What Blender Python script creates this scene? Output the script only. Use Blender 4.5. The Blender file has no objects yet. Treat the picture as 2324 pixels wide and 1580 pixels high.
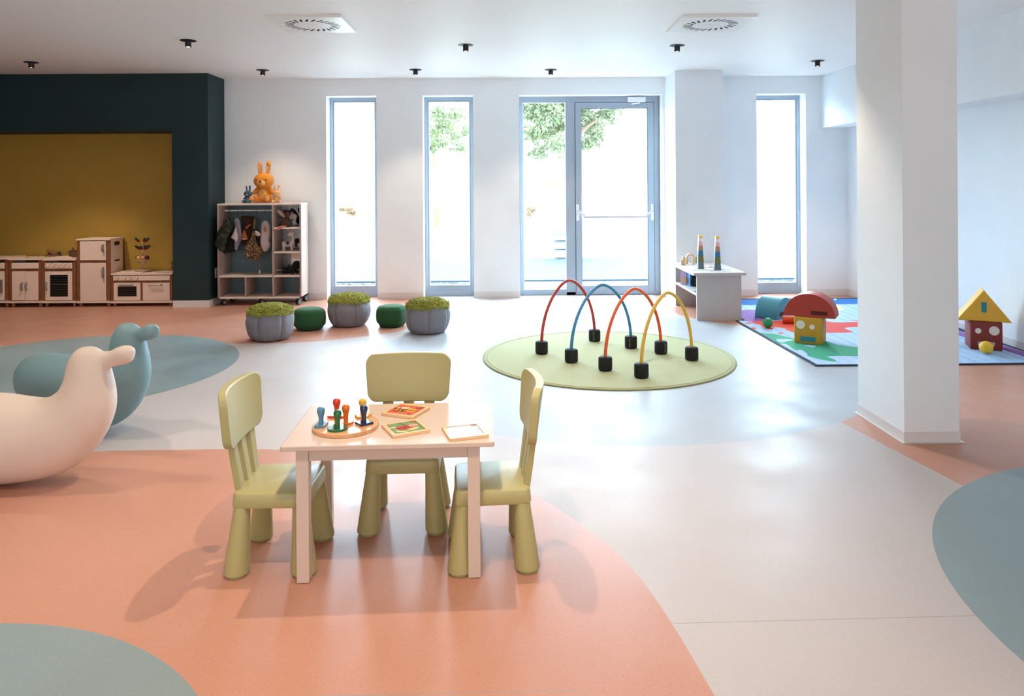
import bpy, bmesh, math, random
from mathutils import Vector, Matrix, noise
from mathutils.geometry import delaunay_2d_cdt

S = bpy.context.scene
COL = S.collection
R = math.radians
random.seed(7)

# ------------------------------------------------------------------ camera
F_, PX, PY, PSI, RHO, CH = 1690.0, 1162.0, 418.0, .0112, .0066, 1.43
cs, sn = math.cos(PSI), math.sin(PSI)
cam_d = bpy.data.cameras.new('camera')
cam = bpy.data.objects.new('camera', cam_d)
COL.objects.link(cam)
cam_d.sensor_fit = 'HORIZONTAL'
cam_d.sensor_width = 36
cam_d.lens = F_ / 2324 * 36
cam_d.shift_y = -(790 - PY) / 2324
cam_d.clip_start = .05
cam_d.clip_end = 300
fw, r0, u0 = Vector((sn, cs, 0)), Vector((cs, -sn, 0)), Vector((0, 0, 1))
rt = (r0 - RHO * u0).normalized()
up = (RHO * r0 + u0).normalized()
m3 = Matrix((rt, up, -fw)).transposed()
cam.matrix_world = Matrix.Translation((0, 0, CH)) @ m3.to_4x4()
S.camera = cam

# ------------------------------------------------------------------ world, exposure
S.view_settings.view_transform = 'Standard'
S.view_settings.look = 'None'
S.view_settings.gamma = 1
S.view_settings.use_curve_mapping = False
S.view_settings.exposure = 0.82
w = bpy.data.worlds.new('sky')
S.world = w
w.use_nodes = True
bg = w.node_tree.nodes['Background']
bg.inputs[1].default_value = 1.0
_n, _l = w.node_tree.nodes, w.node_tree.links
_tc = _n.new('ShaderNodeTexCoord'); _sp = _n.new('ShaderNodeSeparateXYZ'); _rp = _n.new('ShaderNodeMapRange'); _mx = _n.new('ShaderNodeVectorMath')
_l.new(_tc.outputs['Generated'], _sp.inputs[0]); _l.new(_sp.outputs[2], _rp.inputs[0])
_rp.inputs[1].default_value = .22; _rp.inputs[2].default_value = .75      # bright hazy horizon, calmer zenith
_rp.inputs[3].default_value = 36.0; _rp.inputs[4].default_value = 9.0
# sky towards the garden (+Y) is bright and blue, the sky behind the building calmer and whiter
_ry = _n.new('ShaderNodeMapRange'); _l.new(_sp.outputs[1], _ry.inputs[0])
_ry.inputs[1].default_value = -.3; _ry.inputs[2].default_value = .3
_mc = _n.new('ShaderNodeMix'); _mc.data_type = 'RGBA'; _l.new(_ry.outputs[0], _mc.inputs[0])
_mc.inputs[6].default_value = (.088, .088, .088, 1); _mc.inputs[7].default_value = (.64, .83, 1.0, 1)
_mx.operation = 'SCALE'; _l.new(_mc.outputs[2], _mx.inputs[0])
_l.new(_rp.outputs[0], _mx.inputs['Scale']); _l.new(_mx.outputs[0], bg.inputs[0])
S.cycles.max_bounces = 10
S.cycles.diffuse_bounces = 7
S.cycles.glossy_bounces = 4
S.cycles.transparent_max_bounces = 12
S.cycles.sample_clamp_indirect = 6
S.cycles.use_denoising = True
S.cycles.adaptive_threshold = .015
S.cycles.caustics_reflective = False
S.cycles.caustics_refractive = False

REAR_FILL = ((-5.6, -3.6), (-2.2, .2), (1.4, 3.6))     # unseen openings added behind the viewpoint to let in fill light
def portal(x0, x1, z0, z1, y=9.6, rot=-90):
    d = bpy.data.lights.new('window_daylight', 'AREA')
    d.shape = 'RECTANGLE'
    d.size, d.size_y = x1 - x0, z1 - z0
    d.cycles.is_portal = True
    o = bpy.data.objects.new('window_daylight', d)
    o.location = ((x0 + x1) / 2, y, (z0 + z1) / 2)
    o.rotation_euler = (R(rot), 0, 0)
    COL.objects.link(o)

for a in ((-2.2, -1.58, .1, 2.52), (-1.0, -.38, .1, 2.52), (.22, 1.98, .03, 2.52), (3.2, 3.8, .1, 2.52)):
    portal(*a)
for a, b in REAR_FILL:
    portal(a, b, .7, 2.5, -4.65, 90)  # guides sky light through the added rear openings

LAMP_COL = (1.0, .82, .63)
LAMP_W = 54

# ------------------------------------------------------------------ pixel rays -> world points
def ray(x, y):
    dx, dy = x - PX, y - PY
    u = dx - RHO * dy
    v = dy + RHO * dx
    return (F_ * sn + u * cs, F_ * cs - u * sn, -v)
def atz(x, y, z=0.0):
    r = ray(x, y); t = (z - CH) / r[2]
    return (r[0] * t, r[1] * t, z)
def aty(x, y, Y):
    r = ray(x, y); t = Y / r[1]
    return (r[0] * t, Y, CH + r[2] * t)

# ------------------------------------------------------------------ materials
def lin(h):
    h = h.lstrip('#')
    out = []
    for i in (0, 2, 4):
        c = int(h[i:i + 2], 16) / 255
        out.append(c / 12.92 if c <= .04045 else ((c + .055) / 1.055) ** 2.4)
    return out + [1]
MATS = {}
def mat(name, hexc, rough=.5, metal=0, spec=.5, var=0, scale=20, hex2=None, bump=0, bscale=60, thr=None, coat=0, emit=0, stretch=None):
    if name in MATS: return MATS[name]
    m = bpy.data.materials.new(name)
    m.use_nodes = True
    nt = m.node_tree
    b = nt.nodes['Principled BSDF']
    c = lin(hexc)
    b.inputs['Base Color'].default_value = c
    b.inputs['Roughness'].default_value = rough
    b.inputs['Metallic'].default_value = metal
    b.inputs['Specular IOR Level'].default_value = spec
    b.inputs['Coat Weight'].default_value = coat
    if emit:
        b.inputs['Emission Color'].default_value = c
        b.inputs['Emission Strength'].default_value = emit
    tc = nt.nodes.new('ShaderNodeTexCoord')
    src = tc.outputs['Object']
    if stretch:
        mp = nt.nodes.new('ShaderNodeMapping')
        mp.inputs['Scale'].default_value = stretch
        nt.links.new(src, mp.inputs[0])
        src = mp.outputs[0]
    if var or hex2:
        n = nt.nodes.new('ShaderNodeTexNoise')
        n.inputs['Scale'].default_value = scale
        n.inputs['Detail'].default_value = 4
        nt.links.new(src, n.inputs['Vector'])
        rp = nt.nodes.new('ShaderNodeValToRGB')
        nt.links.new(n.outputs[0], rp.inputs[0])
        if hex2:
            c1, c2 = c, lin(hex2)
        else:
            c1 = [min(1, k * (1 - var)) for k in c[:3]] + [1]
            c2 = [min(1, k * (1 + var)) for k in c[:3]] + [1]
        a, z = thr or (.35, .65)
        rp.color_ramp.elements[0].position = a
        rp.color_ramp.elements[1].position = z
        rp.color_ramp.elements[0].color = c1
        rp.color_ramp.elements[1].color = c2
        nt.links.new(rp.outputs[0], b.inputs['Base Color'])
    if bump:
        n2 = nt.nodes.new('ShaderNodeTexNoise')
        n2.inputs['Scale'].default_value = bscale
        n2.inputs['Detail'].default_value = 3
        nt.links.new(src, n2.inputs['Vector'])
        bp = nt.nodes.new('ShaderNodeBump')
        bp.inputs['Strength'].default_value = bump
        bp.inputs['Distance'].default_value = .01
        nt.links.new(n2.outputs[0], bp.inputs['Height'])
        nt.links.new(bp.outputs[0], b.inputs['Normal'])
    MATS[name] = m
    return m

def floor_mat(name, hexc, speck_l, speck_d, rough=.36, spec=.26):
    """vinyl with fine light and dark flecks"""
    m = bpy.data.materials.new(name); m.use_nodes = True
    nt = m.node_tree; b = nt.nodes['Principled BSDF']
    b.inputs['Roughness'].default_value = rough
    b.inputs['Specular IOR Level'].default_value = spec
    tc = nt.nodes.new('ShaderNodeTexCoord')
    def nz(scale, detail=2):
        n = nt.nodes.new('ShaderNodeTexNoise'); n.inputs['Scale'].default_value = scale
        n.inputs['Detail'].default_value = detail
        nt.links.new(tc.outputs['Object'], n.inputs['Vector']); return n
    def step(n, a, z):
        r = nt.nodes.new('ShaderNodeMapRange'); r.inputs[1].default_value = a; r.inputs[2].default_value = z
        nt.links.new(n.outputs[0], r.inputs[0]); return r
    def mix(f, a, bcol, k=1):
        x = nt.nodes.new('ShaderNodeMix'); x.data_type = 'RGBA'
        mm = nt.nodes.new('ShaderNodeMath'); mm.operation = 'MULTIPLY'; mm.inputs[1].default_value = k
        nt.links.new(f.outputs[0], mm.inputs[0]); nt.links.new(mm.outputs[0], x.inputs[0])
        if isinstance(a, list): x.inputs[6].default_value = a
        else: nt.links.new(a.outputs[2], x.inputs[6])
        x.inputs[7].default_value = bcol
        return x
    c = lin(hexc)
    big = mix(step(nz(1.3, 3), .3, .7), c, [k * .97 for k in c[:3]] + [1])
    d = mix(step(nz(150, 1), .66, .72), big, lin(speck_d), .45)
    l = mix(step(nz(190, 1), .68, .74), d, lin(speck_l), .5)
    nt.links.new(l.outputs[2], b.inputs['Base Color'])
    rr = nt.nodes.new('ShaderNodeMapRange')
    rr.inputs[1].default_value = .3; rr.inputs[2].default_value = .7
    rr.inputs[3].default_value = rough - .06; rr.inputs[4].default_value = rough + .08
    n = nz(3.0, 6); nt.links.new(n.outputs[0], rr.inputs[0]); nt.links.new(rr.outputs[0], b.inputs['Roughness'])
    MATS[name] = m
    return m

WHITE = mat('wall_paint_white', 'e8ecef', .75, var=.015, scale=3, bump=.03, bscale=250)
CEIL = mat('ceiling_paint', 'f0efee', .5)
TEAL = mat('teal_paint', '07292d', .7, var=.05, scale=4)
YELLOW = mat('mustard_paint', 'ac8834', .7, var=.03, scale=6)
SKIRT = mat('skirting_vinyl', 'dad5d3', .45)
F_PALE = floor_mat('floor_pale_vinyl', 'b6adaa', 'd6d0cc', '928d8a', .46, .17)
F_ICE = floor_mat('floor_ice_vinyl', 'a6aab0', 'c8ccd0', '7f8890', .46, .17)
F_PINK = floor_mat('floor_salmon_vinyl', 'ba8772', 'dab8a8', '865a4a')
F_BLUE = floor_mat('floor_bluegrey_vinyl', '829294', 'acb8b8', '5e6e72')
SEAM = mat('floor_seam', '938a86', .5)
ALU = mat('grey_blue_frame', '99a4b1', .4, .0)
ALU_D = mat('frame_rubber', '3c4a55', .6)
WPLAST = mat('white_plastic', 'e6e6e6', .35)
BLACK = mat('black_plastic', '101214', .45)
BLACKM = mat('black_foam', '0e1213', .8, bump=.1, bscale=300)

glass = bpy.data.materials.new('window_glass'); glass.use_nodes = True
nt = glass.node_tree; nt.nodes.clear()
go = nt.nodes.new('ShaderNodeOutputMaterial'); gm = nt.nodes.new('ShaderNodeMixShader')
gt = nt.nodes.new('ShaderNodeBsdfTransparent'); gg = nt.nodes.new('ShaderNodeBsdfGlossy')
gt.inputs[0].default_value = (.93, .96, .96, 1); gg.inputs['Roughness'].default_value = .02
gm.inputs[0].default_value = .06
nt.links.new(gt.outputs[0], gm.inputs[1]); nt.links.new(gg.outputs[0], gm.inputs[2]); nt.links.new(gm.outputs[0], go.inputs[0])

# ------------------------------------------------------------------ mesh builder
class MB:
    def __init__(s, M=None):
        s.v, s.f, s.m, s.M, s.mi = [], [], [], M or Matrix(), 0
    def add(s, vs, fs, mi=None):
        n = len(s.v)
        s.v += [tuple(s.M @ Vector(p)) for p in vs]
        s.f += [tuple(i + n for i in f) for f in fs]
        s.m += [s.mi if mi is None else mi] * len(fs)
        return s
    def box(s, x0, x1, y0, y1, z0, z1, mi=None):
        vs = [(x, y, z) for x in (x0, x1) for y in (y0, y1) for z in (z0, z1)]
        return s.add(vs, [(0, 1, 3, 2), (4, 6, 7, 5), (0, 4, 5, 1), (2, 3, 7, 6), (0, 2, 6, 4), (1, 5, 7, 3)], mi)
    def cbox(s, c, d, mi=None):
        return s.box(c[0] - d[0] / 2, c[0] + d[0] / 2, c[1] - d[1] / 2, c[1] + d[1] / 2, c[2] - d[2] / 2, c[2] + d[2] / 2, mi)
    def loft(s, rings, mi=None, cap=True, closed=False):
        n = len(rings[0]); vs = [p for r in rings for p in r]; fs = []
        k = len(rings)
        for i in range(k if closed else k - 1):
            j2 = (i + 1) % k
            for j in range(n):
                fs.append((i * n + j, i * n + (j + 1) % n, j2 * n + (j + 1) % n, j2 * n + j))
        if cap and not closed:
            fs.append(tuple(range(n - 1, -1, -1))); fs.append(tuple((k - 1) * n + j for j in range(n)))
        return s.add(vs, fs, mi)
    def lathe(s, prof, c=(0, 0, 0), n=32, mi=None, rad=None):
        rings = []
        for r, z in prof:
            rings.append([(c[0] + r * math.cos(2 * math.pi * j / n) * (rad(j / n, z) if rad else 1),
                           c[1] + r * math.sin(2 * math.pi * j / n) * (rad(j / n, z) if rad else 1), c[2] + z) for j in range(n)])
        return s.loft(rings, mi)
    def cyl(s, r, z0, z1, c=(0, 0, 0), n=24, mi=None, r2=None):
        return s.lathe([(r, z0), (r if r2 is None else r2, z1)], c, n, mi)
    def tube(s, pts, rad, n=10, mi=None, flat=1, closed=False):
        pts = [Vector(p) for p in pts]; k = len(pts); rings = []
        if not hasattr(rad, '__len__'): rad = [rad] * k
        prev = None
        for i in range(k):
            a = pts[max(i - 1, 0)]; b = pts[min(i + 1, k - 1)]
            if closed: a, b = pts[i - 1], pts[(i + 1) % k]
            t = (b - a).normalized()
            if prev is None:
                ref = Vector((0, 0, 1)) if abs(t.z) < .9 else Vector((0, 1, 0))
                nn = (ref - t * ref.dot(t)).normalized()
            else:
                nn = (prev - t * prev.dot(t)).normalized()
            prev = nn; bb = t.cross(nn)
            rings.append([pts[i] + rad[i] * (nn * math.cos(2 * math.pi * j / n) + bb * flat * math.sin(2 * math.pi * j / n)) for j in range(n)])
        return s.loft(rings, mi, closed=closed)
    def ball(s, c, r, n=16, mi=None):
        if not hasattr(r, '__len__'): r = (r, r, r)
        h = n // 2; rings = []
        for i in range(1, h):
            a = math.pi * i / h
            rings.append([(c[0] + r[0] * math.sin(a) * math.cos(2 * math.pi * j / n), c[1] + r[1] * math.sin(a) * math.sin(2 * math.pi * j / n), c[2] - r[2] * math.cos(a)) for j in range(n)])
        vs = [p for q in rings for p in q]; fs = []
        for i in range(h - 2):
            for j in range(n):
                fs.append((i * n + j, i * n + (j + 1) % n, (i + 1) * n + (j + 1) % n, (i + 1) * n + j))
        b = len(vs); vs += [(c[0], c[1], c[2] - r[2]), (c[0], c[1], c[2] + r[2])]
        for j in range(n):
            fs.append((b, (j + 1) % n, j)); fs.append((b + 1, (h - 2) * n + j, (h - 2) * n + (j + 1) % n))
        return s.add(vs, fs, mi)
    def prism(s, poly, z0, z1, mi=None, mp=None):
        """extrude a 2D outline; mp maps (a, b, t) to 3D"""
        mp = mp or (lambda a, b, t: (a, b, t))
        n = len(poly)
        vs = [mp(a, b, z0) for a, b in poly] + [mp(a, b, z1) for a, b in poly]
        fs = [tuple(range(n - 1, -1, -1)), tuple(range(n, 2 * n))] + [(i, (i + 1) % n, n + (i + 1) % n, n + i) for i in range(n)]
        return s.add(vs, fs, mi)
    def build(s, name, mats, parent=None, smooth=35, bevel=0, seg=2, fix=True):
        me = bpy.data.meshes.new(name)
        me.from_pydata(s.v, [], s.f)
        if not isinstance(mats, (list, tuple)): mats = [mats]
        for m in mats: me.materials.append(m)
        if len(mats) > 1: me.polygons.foreach_set('material_index', s.m)
        if fix:
            bm = bmesh.new(); bm.from_mesh(me)
            bmesh.ops.recalc_face_normals(bm, faces=bm.faces)
            bm.to_mesh(me); bm.free()
        if smooth:
            me.shade_smooth()
            me.set_sharp_from_angle(angle=R(smooth))
        o = bpy.data.objects.new(name, me)
        COL.objects.link(o)
        if parent: o.parent = parent
        if bevel:
            b = o.modifiers.new('bevel', 'BEVEL'); b.width = bevel; b.segments = seg
            b.limit_method = 'ANGLE'; b.angle_limit = R(35); b.harden_normals = True
        return o

def tag(o, label=None, cat=None, group=None, kind=None):
    if label: o['label'] = label
    if cat: o['category'] = cat
    if group: o['group'] = group
    if kind: o['kind'] = kind
    return o
def thing(name, loc, label, cat, group=None, rz=0):
    o = bpy.data.objects.new(name, None); COL.objects.link(o)
    o.empty_display_size = .1
    o.location = loc; o.rotation_euler = (0, 0, rz)
    return tag(o, label, cat, group)
def struct(o): o['kind'] = 'structure'; return o
def copy_tree(o, parent=None):
    c = o.copy(); COL.objects.link(c); c.parent = parent
    for ch in list(o.children): copy_tree(ch, c)
    return c
def rrect(w, h, r, n=5, cx=0, cy=0):
    p = []
    for (sx, sy, a0) in ((1, 1, 0), (-1, 1, 90), (-1, -1, 180), (1, -1, 270)):
        for i in range(n + 1):
            a = R(a0 + 90 * i / n)
            p.append((cx + sx * (w / 2 - r) + r * math.cos(a), cy + sy * (h / 2 - r) + r * math.sin(a)))
    return p
def inside(p, poly):
    x, y = p; c = False; n = len(poly); j = n - 1
    for i in range(n):
        xi, yi = poly[i]; xj, yj = poly[j]
        if (yi > y) != (yj > y) and x < (xj - xi) * (y - yi) / (yj - yi) + xi: c = not c
        j = i
    return c
def smooth_poly(pts, k=6, closed=True):
    """Catmull-Rom through points"""
    n = len(pts); out = []
    for i in range(n if closed else n - 1):
        g = lambda q: pts[q % n] if closed else pts[max(0, min(n - 1, q))]
        p0, p1, p2, p3 = g(i - 1), g(i), g(i + 1), g(i + 2)
        for s_ in range(k):
            t = s_ / k
            out.append(tuple(.5 * ((2 * p1[a]) + (-p0[a] + p2[a]) * t + (2 * p0[a] - 5 * p1[a] + 4 * p2[a] - p3[a]) * t * t + (-p0[a] + 3 * p1[a] - 3 * p2[a] + p3[a]) * t ** 3) for a in range(len(p1))))
    if not closed: out.append(tuple(pts[-1]))
    return out
def cdt(outer, regions, extra=()):
    """triangulate outer with region outlines as constraints. returns verts2d, tris"""
    vs, es = [], []
    for poly in [outer] + regions:
        n0 = len(vs); vs += [Vector(p[:2]) for p in poly]
        es += [(n0 + i, n0 + (i + 1) % len(poly)) for i in range(len(poly))]
    vs += [Vector(p) for p in extra]
    ov, oe, of, *_ = delaunay_2d_cdt(vs, es, [], 0, 1e-5)
    out = []
    for f in of:
        c = sum((ov[i] for i in f), Vector((0, 0))) / 3
        if inside((c.x, c.y), outer): out.append((tuple(f), (c.x, c.y)))
    return ov, out
def circle(cx, cy, r, n=120): return [(cx + r * math.cos(2 * math.pi * i / n), cy + r * math.sin(2 * math.pi * i / n)) for i in range(n)]

def blob(name, mb, m, parent=None, voxel=.01, it=8, fac=.5):
    """overlapping solids fused into one continuous smooth surface"""
    o = mb.build('tmp', m, None, smooth=0)
    r = o.modifiers.new('r', 'REMESH'); r.mode = 'VOXEL'; r.voxel_size = voxel
    k = o.modifiers.new('s', 'SMOOTH'); k.factor = fac; k.iterations = it
    dg = bpy.context.evaluated_depsgraph_get()
    me = bpy.data.meshes.new_from_object(o.evaluated_get(dg))
    bpy.data.objects.remove(o)
    me.name = name
    me.shade_smooth()
    o2 = bpy.data.objects.new(name, me); COL.objects.link(o2)
    if parent: o2.parent = parent
    return o2

# ================================================================== THE ROOM
H = 2.765
YB = 9.36           # back wall plane
XR = 4.34           # right wall plane
XL, YR = -7.2, -4.6
def px_poly(pts, k=6):
    return [p[:2] for p in smooth_poly([atz(x, y)[:2] for x, y in pts], k, False)]
outer = [(XL, YR), (XR + .02, YR), (XR + .02, 9.64), (XL, 9.64)]
cPale = circle(.825, 6.076, 2.032, 160)
cBL = circle(-3.496, 5.903, 1.32)
cBBL = circle(-1.671, 1.392, 1.071)
cBR = circle(3.025, 2.265, 1.491)
# salmon foreground field
pkA = px_poly([(0, 1031), (230, 1024), (400, 1021), (640, 1021), (830, 1036), (1015, 1065), (1206, 1124), (1300, 1178), (1400, 1255), (1470, 1335), (1540, 1440), (1622, 1580)])
pkA = [(XL + .3, pkA[0][1])] + pkA + [(pkA[-1][0] + .25, 1.2), (pkA[-1][0] + .3, -1.0), (XL + .3, -1.0)]
# salmon field along the kitchen and the back wall
pkB = px_poly([(540, 780), (690, 777), (798, 767), (906, 752), (1000, 725), (1034, 702), (1020, 686), (952, 679)])
pkB = [(XL + .3, 6.72), (-3.6, 6.8)] + pkB + [(-1.35, 9.6), (XL + .3, 9.6)]
# salmon field on the right
a1, a2 = atz(1908, 958)[:2], atz(2183, 1102)[:2]
pkC = [a1, a2, (a2[0] + .5, a2[1] - .55), (XR, 2.2), (XR, 9.6), (1.95, 9.6), (1.80, 8.9)] + [atz(1545, 716)[:2], atz(1600, 729)[:2], (1.6, 6.6)]
def seam_strip(p, q, wd=.0035):
    p, q = Vector(p), Vector(q); d = (q - p).normalized(); nrm = Vector((-d.y, d.x)) * wd / 2
    return [tuple(p + nrm), tuple(p - nrm), tuple(q - nrm), tuple(q + nrm)]
seams = [seam_strip((.541, 2.412), (2.4, 2.45)), seam_strip((-2.9, 5.50), (-1.12, 5.45)), seam_strip((1.9, 6.05), (2.75, 6.06)), seam_strip((-.6, 2.09), (.2, 2.10))]
regs = [cPale, cBL, cBBL, cBR, pkA, pkB, pkC] + seams
ov, tris = cdt(outer, regs)
mb = MB(); mb.v = [(p.x, p.y, 0) for p in ov]
for f, c in tris:
    if any(inside(c, s_) for s_ in seams): k = 4
    elif inside(c, cBL) or inside(c, cBBL) or inside(c, cBR): k = 3
    elif inside(c, cPale): k = 1
    elif any(inside(c, p) for p in (pkA, pkB, pkC)): k = 2
    else: k = 0
    mb.f.append(f); mb.m.append(k)
n0 = len(mb.v)
mb.add([(XL, YR, -.1), (XR + .02, YR, -.1), (XR + .02, 9.64, -.1), (XL, 9.64, -.1)], [(0, 3, 2, 1)], 0)
fl = struct(mb.build('floor', [F_PALE, F_ICE, F_PINK, F_BLUE, SEAM], smooth=0, fix=False))

mb = MB(); mb.box(XL, XR + .02, YR, 9.66, H, H + .15); struct(mb.build('ceiling', CEIL, smooth=0))

OPEN = [(-2.219, -1.59), (-1.011, -.38), (.201, 2.005), (3.198, 3.818)]
mb = MB(); x = -3.49
for a, b in OPEN:
    mb.box(x, a, YB, 9.66, 0, H); mb.box(a, b, YB, 9.66, 2.55, H); x = b
mb.box(x, XR + .02, YB, 9.66, 0, H)
struct(mb.build('wall_back', WHITE, smooth=0))
mb = MB(); mb.box(2.035, 2.60, 8.79, YB, 0, H); struct(mb.build('wall_pillar', WHITE, smooth=0))
mb = MB(); mb.box(4.01, XR, 0.0, YB, 2.112, H); struct(mb.build('ceiling_soffit', WHITE, smooth=0))
mb = MB(); mb.box(XR, XR + .2, YR, 9.66, 0, H); struct(mb.build('wall_right', WHITE, smooth=0))
mb = MB(); mb.box(XL - .2, XL, YR, 9.66, 0, H); struct(mb.build('wall_left', TEAL, smooth=0))
mb = MB(); x = XL - .2
for a, b in REAR_FILL:
    mb.box(x, a, YR - .2, YR, 0, H); mb.box(a, b, YR - .2, YR, 0, .7); mb.box(a, b, YR - .2, YR, 2.5, H); x = b
mb.box(x, XR + .2, YR - .2, YR, 0, H)
struct(mb.build('wall_rear', WHITE, smooth=0))
# teal portal with the mustard alcove
mb = MB(); mb.box(-3.915, -3.49, 8.84, 9.66, 0, H); mb.box(XL, -3.915, 8.84, 9.66, 2.088, H)
struct(mb.build('wall_teal', TEAL, smooth=0))
mb = MB(); mb.box(XL, -3.915, 9.31, 9.66, 0, 2.088); struct(mb.build('wall_alcove', YELLOW, smooth=0))
# free-standing column
mb = MB(); mb.box(2.185, 2.49, 4.055, 4.585, 0, H); struct(mb.build('wall_column', WHITE, smooth=0, bevel=.002))
mb = MB(); t = .004
for (x0, x1, y0, y1) in ((2.185 - t, 2.49 + t, 4.055 - t, 4.055), (2.185 - t, 2.185, 4.055, 4.585 + t), (2.49, 2.49 + t, 4.055, 4.585 + t), (2.185, 2.49, 4.585, 4.585 + t)):
    mb.box(x0, x1, y0, y1, 0, .058)
e = .02
mb.prism([(2.185 - e, 4.055 - e), (2.49 + e, 4.055 - e), (2.49 + e, 4.585 + e), (2.185 - e, 4.585 + e)], .0005, .004)
struct(mb.build('baseboard_column', SKIRT, smooth=0))
mb = MB()
hb, tb = .08, .006
for a, b in ((-3.49, -2.219), (-1.59, -1.011), (-.38, .201), (2.6, 3.198), (3.818, XR)):
    mb.box(a, b, YB - tb, YB, .0, hb)
mb.box(-3.49, -3.49 + tb, 8.84, YB, 0, hb); mb.box(-3.915, -3.49 + tb, 8.84 - tb, 8.84, 0, hb)
mb.box(2.035 - tb, 2.035, 8.79, YB, 0, hb); mb.box(2.035 - tb, 2.6 + tb, 8.79 - tb, 8.79, 0, hb); mb.box(2.6, 2.6 + tb, 8.79, YB, 0, hb)
struct(mb.build('baseboard_back', SKIRT, smooth=0))
mb = MB(); mb.box(XR - tb, XR, YR, YB - tb, 0, hb); struct(mb.build('baseboard_right', SKIRT, smooth=0))

# ------------------------------------------------------------------ windows
def frame_bars(mb, x0, x1, z0, z1, l, r, t, b, y0, y1, mi=None):
    mb.box(x0, x0 + l, y0, y1, z0, z1, mi); mb.box(x1 - r, x1, y0, y1, z0, z1, mi)
    mb.box(x0 + l, x1 - r, y0, y1, z1 - t, z1, mi); mb.box(x0 + l, x1 - r, y0, y1, z0, z0 + b, mi)
for i, (a, b) in enumerate((OPEN[0], OPEN[1], OPEN[3])):
    w_ = bpy.data.objects.new('window_%d' % (i + 1), None); COL.objects.link(w_); w_.location = (a, 9.55, 0); struct(w_)
    W = b - a
    mb = MB(); frame_bars(mb, 0, W, .0, 2.55, .042, .042, .045, .075, 0, .07)
    frame_bars(mb, .042, W - .042, .075, 2.505, .014, .014, .012, .06, .008, .05)
    mb.build('window_frame', ALU, w_, bevel=.002)
    mb = MB(); frame_bars(mb, .056, W - .056, .135, 2.493, .006, .006, .006, .008, .004, .03)
    mb.build('glazing_bead', WPLAST, w_, smooth=0)
    mb = MB(); mb.box(.058, W - .058, .028, .034, .138, 2.49); mb.build('pane', glass, w_, smooth=0)
d_ = bpy.data.objects.new('door_1', None); COL.objects.link(d_); d_.location = (0, 9.55, 0); struct(d_)
mb = MB(); frame_bars(mb, .206, 2.0, 0, 2.55, .045, .062, .075, .04, 0, .07); mb.box(.80, .918, 0, .07, 0, 2.48)
mb.box(.251, .80, 0, .07, .04, .072)
mb.build('door_frame', ALU, d_, bevel=.002)
mb = MB(); mb.box(.252, .799, .03, .036, .073, 2.474); mb.build('side_pane', glass, d_, smooth=0)
mb = MB(); frame_bars(mb, .251, .80, .072, 2.475, .006, .006, .006, .006, .004, .03); mb.build('glazing_bead', WPLAST, d_, smooth=0)
mb = MB(); frame_bars(mb, .918, 1.938, .04, 2.475, .007, .007, .007, .007, .001, .05); mb.build('rubber_gasket', ALU_D, d_, smooth=0)
mb = MB(); frame_bars(mb, .925, 1.931, .012, 2.468, .075, .078, .072, .1, -.012, .055); leaf = mb.build('door_leaf', ALU, d_, bevel=.002)
mb = MB(); mb.box(1.001, 1.852, .02, .03, .113, 2.395); mb.build('door_pane', glass, leaf, smooth=0)
mb = MB(); frame_bars(mb, 1.0, 1.853, .112, 2.396, .004, .007, .005, .005, -.008, .02); mb.build('pane_gasket', ALU_D, leaf, smooth=0)
def pd(x, y, Y=9.53):
    p = aty(x, y, Y); return (p[0], p[2])
# panic bar
L0, L1 = pd(1311, 464), pd(1311, 501); Rr0 = pd(1482, 463)
mb = MB()
for cx in (pd(1311, 480)[0], pd(1480.5, 480)[0]):
    mb.box(cx - .017, cx + .017, -.024, -.012, L1[1], L0[1])
hb_ = mb.build('push_bar', WPLAST, leaf, bevel=.003)
xa, xb = pd(1311, 480)[0], pd(1480.5, 480)[0]; zt, zb_ = L0[1] - .01, pd(1400, 492)[1]
mb = MB()
for sgn, cx in ((1, xa), (-1, xb)):
    mb.tube(smooth_poly([(cx, -.03, zt), (cx, -.045, zt - .07), (cx + sgn * .045, -.06, zt - .11), (cx + sgn * .075, -.075, zb_ + .03), (cx + sgn * .085, -.08, zb_ - .012)], 5, False), .014, 10)
mb.box(xa + .08, xb - .08, -.095, -.065, zb_ - .013, zb_ + .013)
mb.build('bar_arm', mat('bar_grey', 'b4b2bc', .4), hb_, bevel=.002)
c0, c1 = pd(1425, 220, 9.5), pd(1465, 231, 9.5)
mb = MB(); mb.box(c0[0], c1[0], -.07, -.0, c1[1], c0[1]); cl = mb.build('door_closer', WPLAST, d_, bevel=.004)
mb = MB(); mb.tube([((c0[0] + c1[0]) / 2 + .03, -.045, c1[1] - .012), ((c0[0] + c1[0]) / 2 - .07, -.06, c1[1] - .03)], .008, 8)
mb.cyl(.012, c1[1] - .02, c1[1] + .01, ((c0[0] + c1[0]) / 2 + .03, -.045, 0), 12); mb.build('closer_arm', WPLAST, cl)

def outlet(M, label):
    o = thing('wall_socket', (0, 0, 0), label, 'wall socket'); o.matrix_world = M
    MB().prism(rrect(.08, .12, .006), 0, .009).build('cover_plate', WPLAST, o, bevel=.002)
    q = MB(); q.cyl(.02, .009, .0095, (0, .02, 0), 16); q.cyl(.02, .009, .0095, (0, -.025, 0), 16)
    q.build('socket_hole', mat('socket_grey', 'b8b8b8', .5), o)
outlet(Matrix.Translation((-3.49, 9.06, .38)) @ Matrix.Rotation(R(90), 4, 'Y') @ Matrix.Rotation(R(90), 4, 'Z'), 'white wall socket on the side of the teal wall behind the clothes rack')
outlet(Matrix.Translation((2.035, 9.12, .40)) @ Matrix.Rotation(R(-90), 4, 'Y') @ Matrix.Rotation(R(90), 4, 'Z'), 'white wall socket on the white pillar beside the glazed door')

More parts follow.
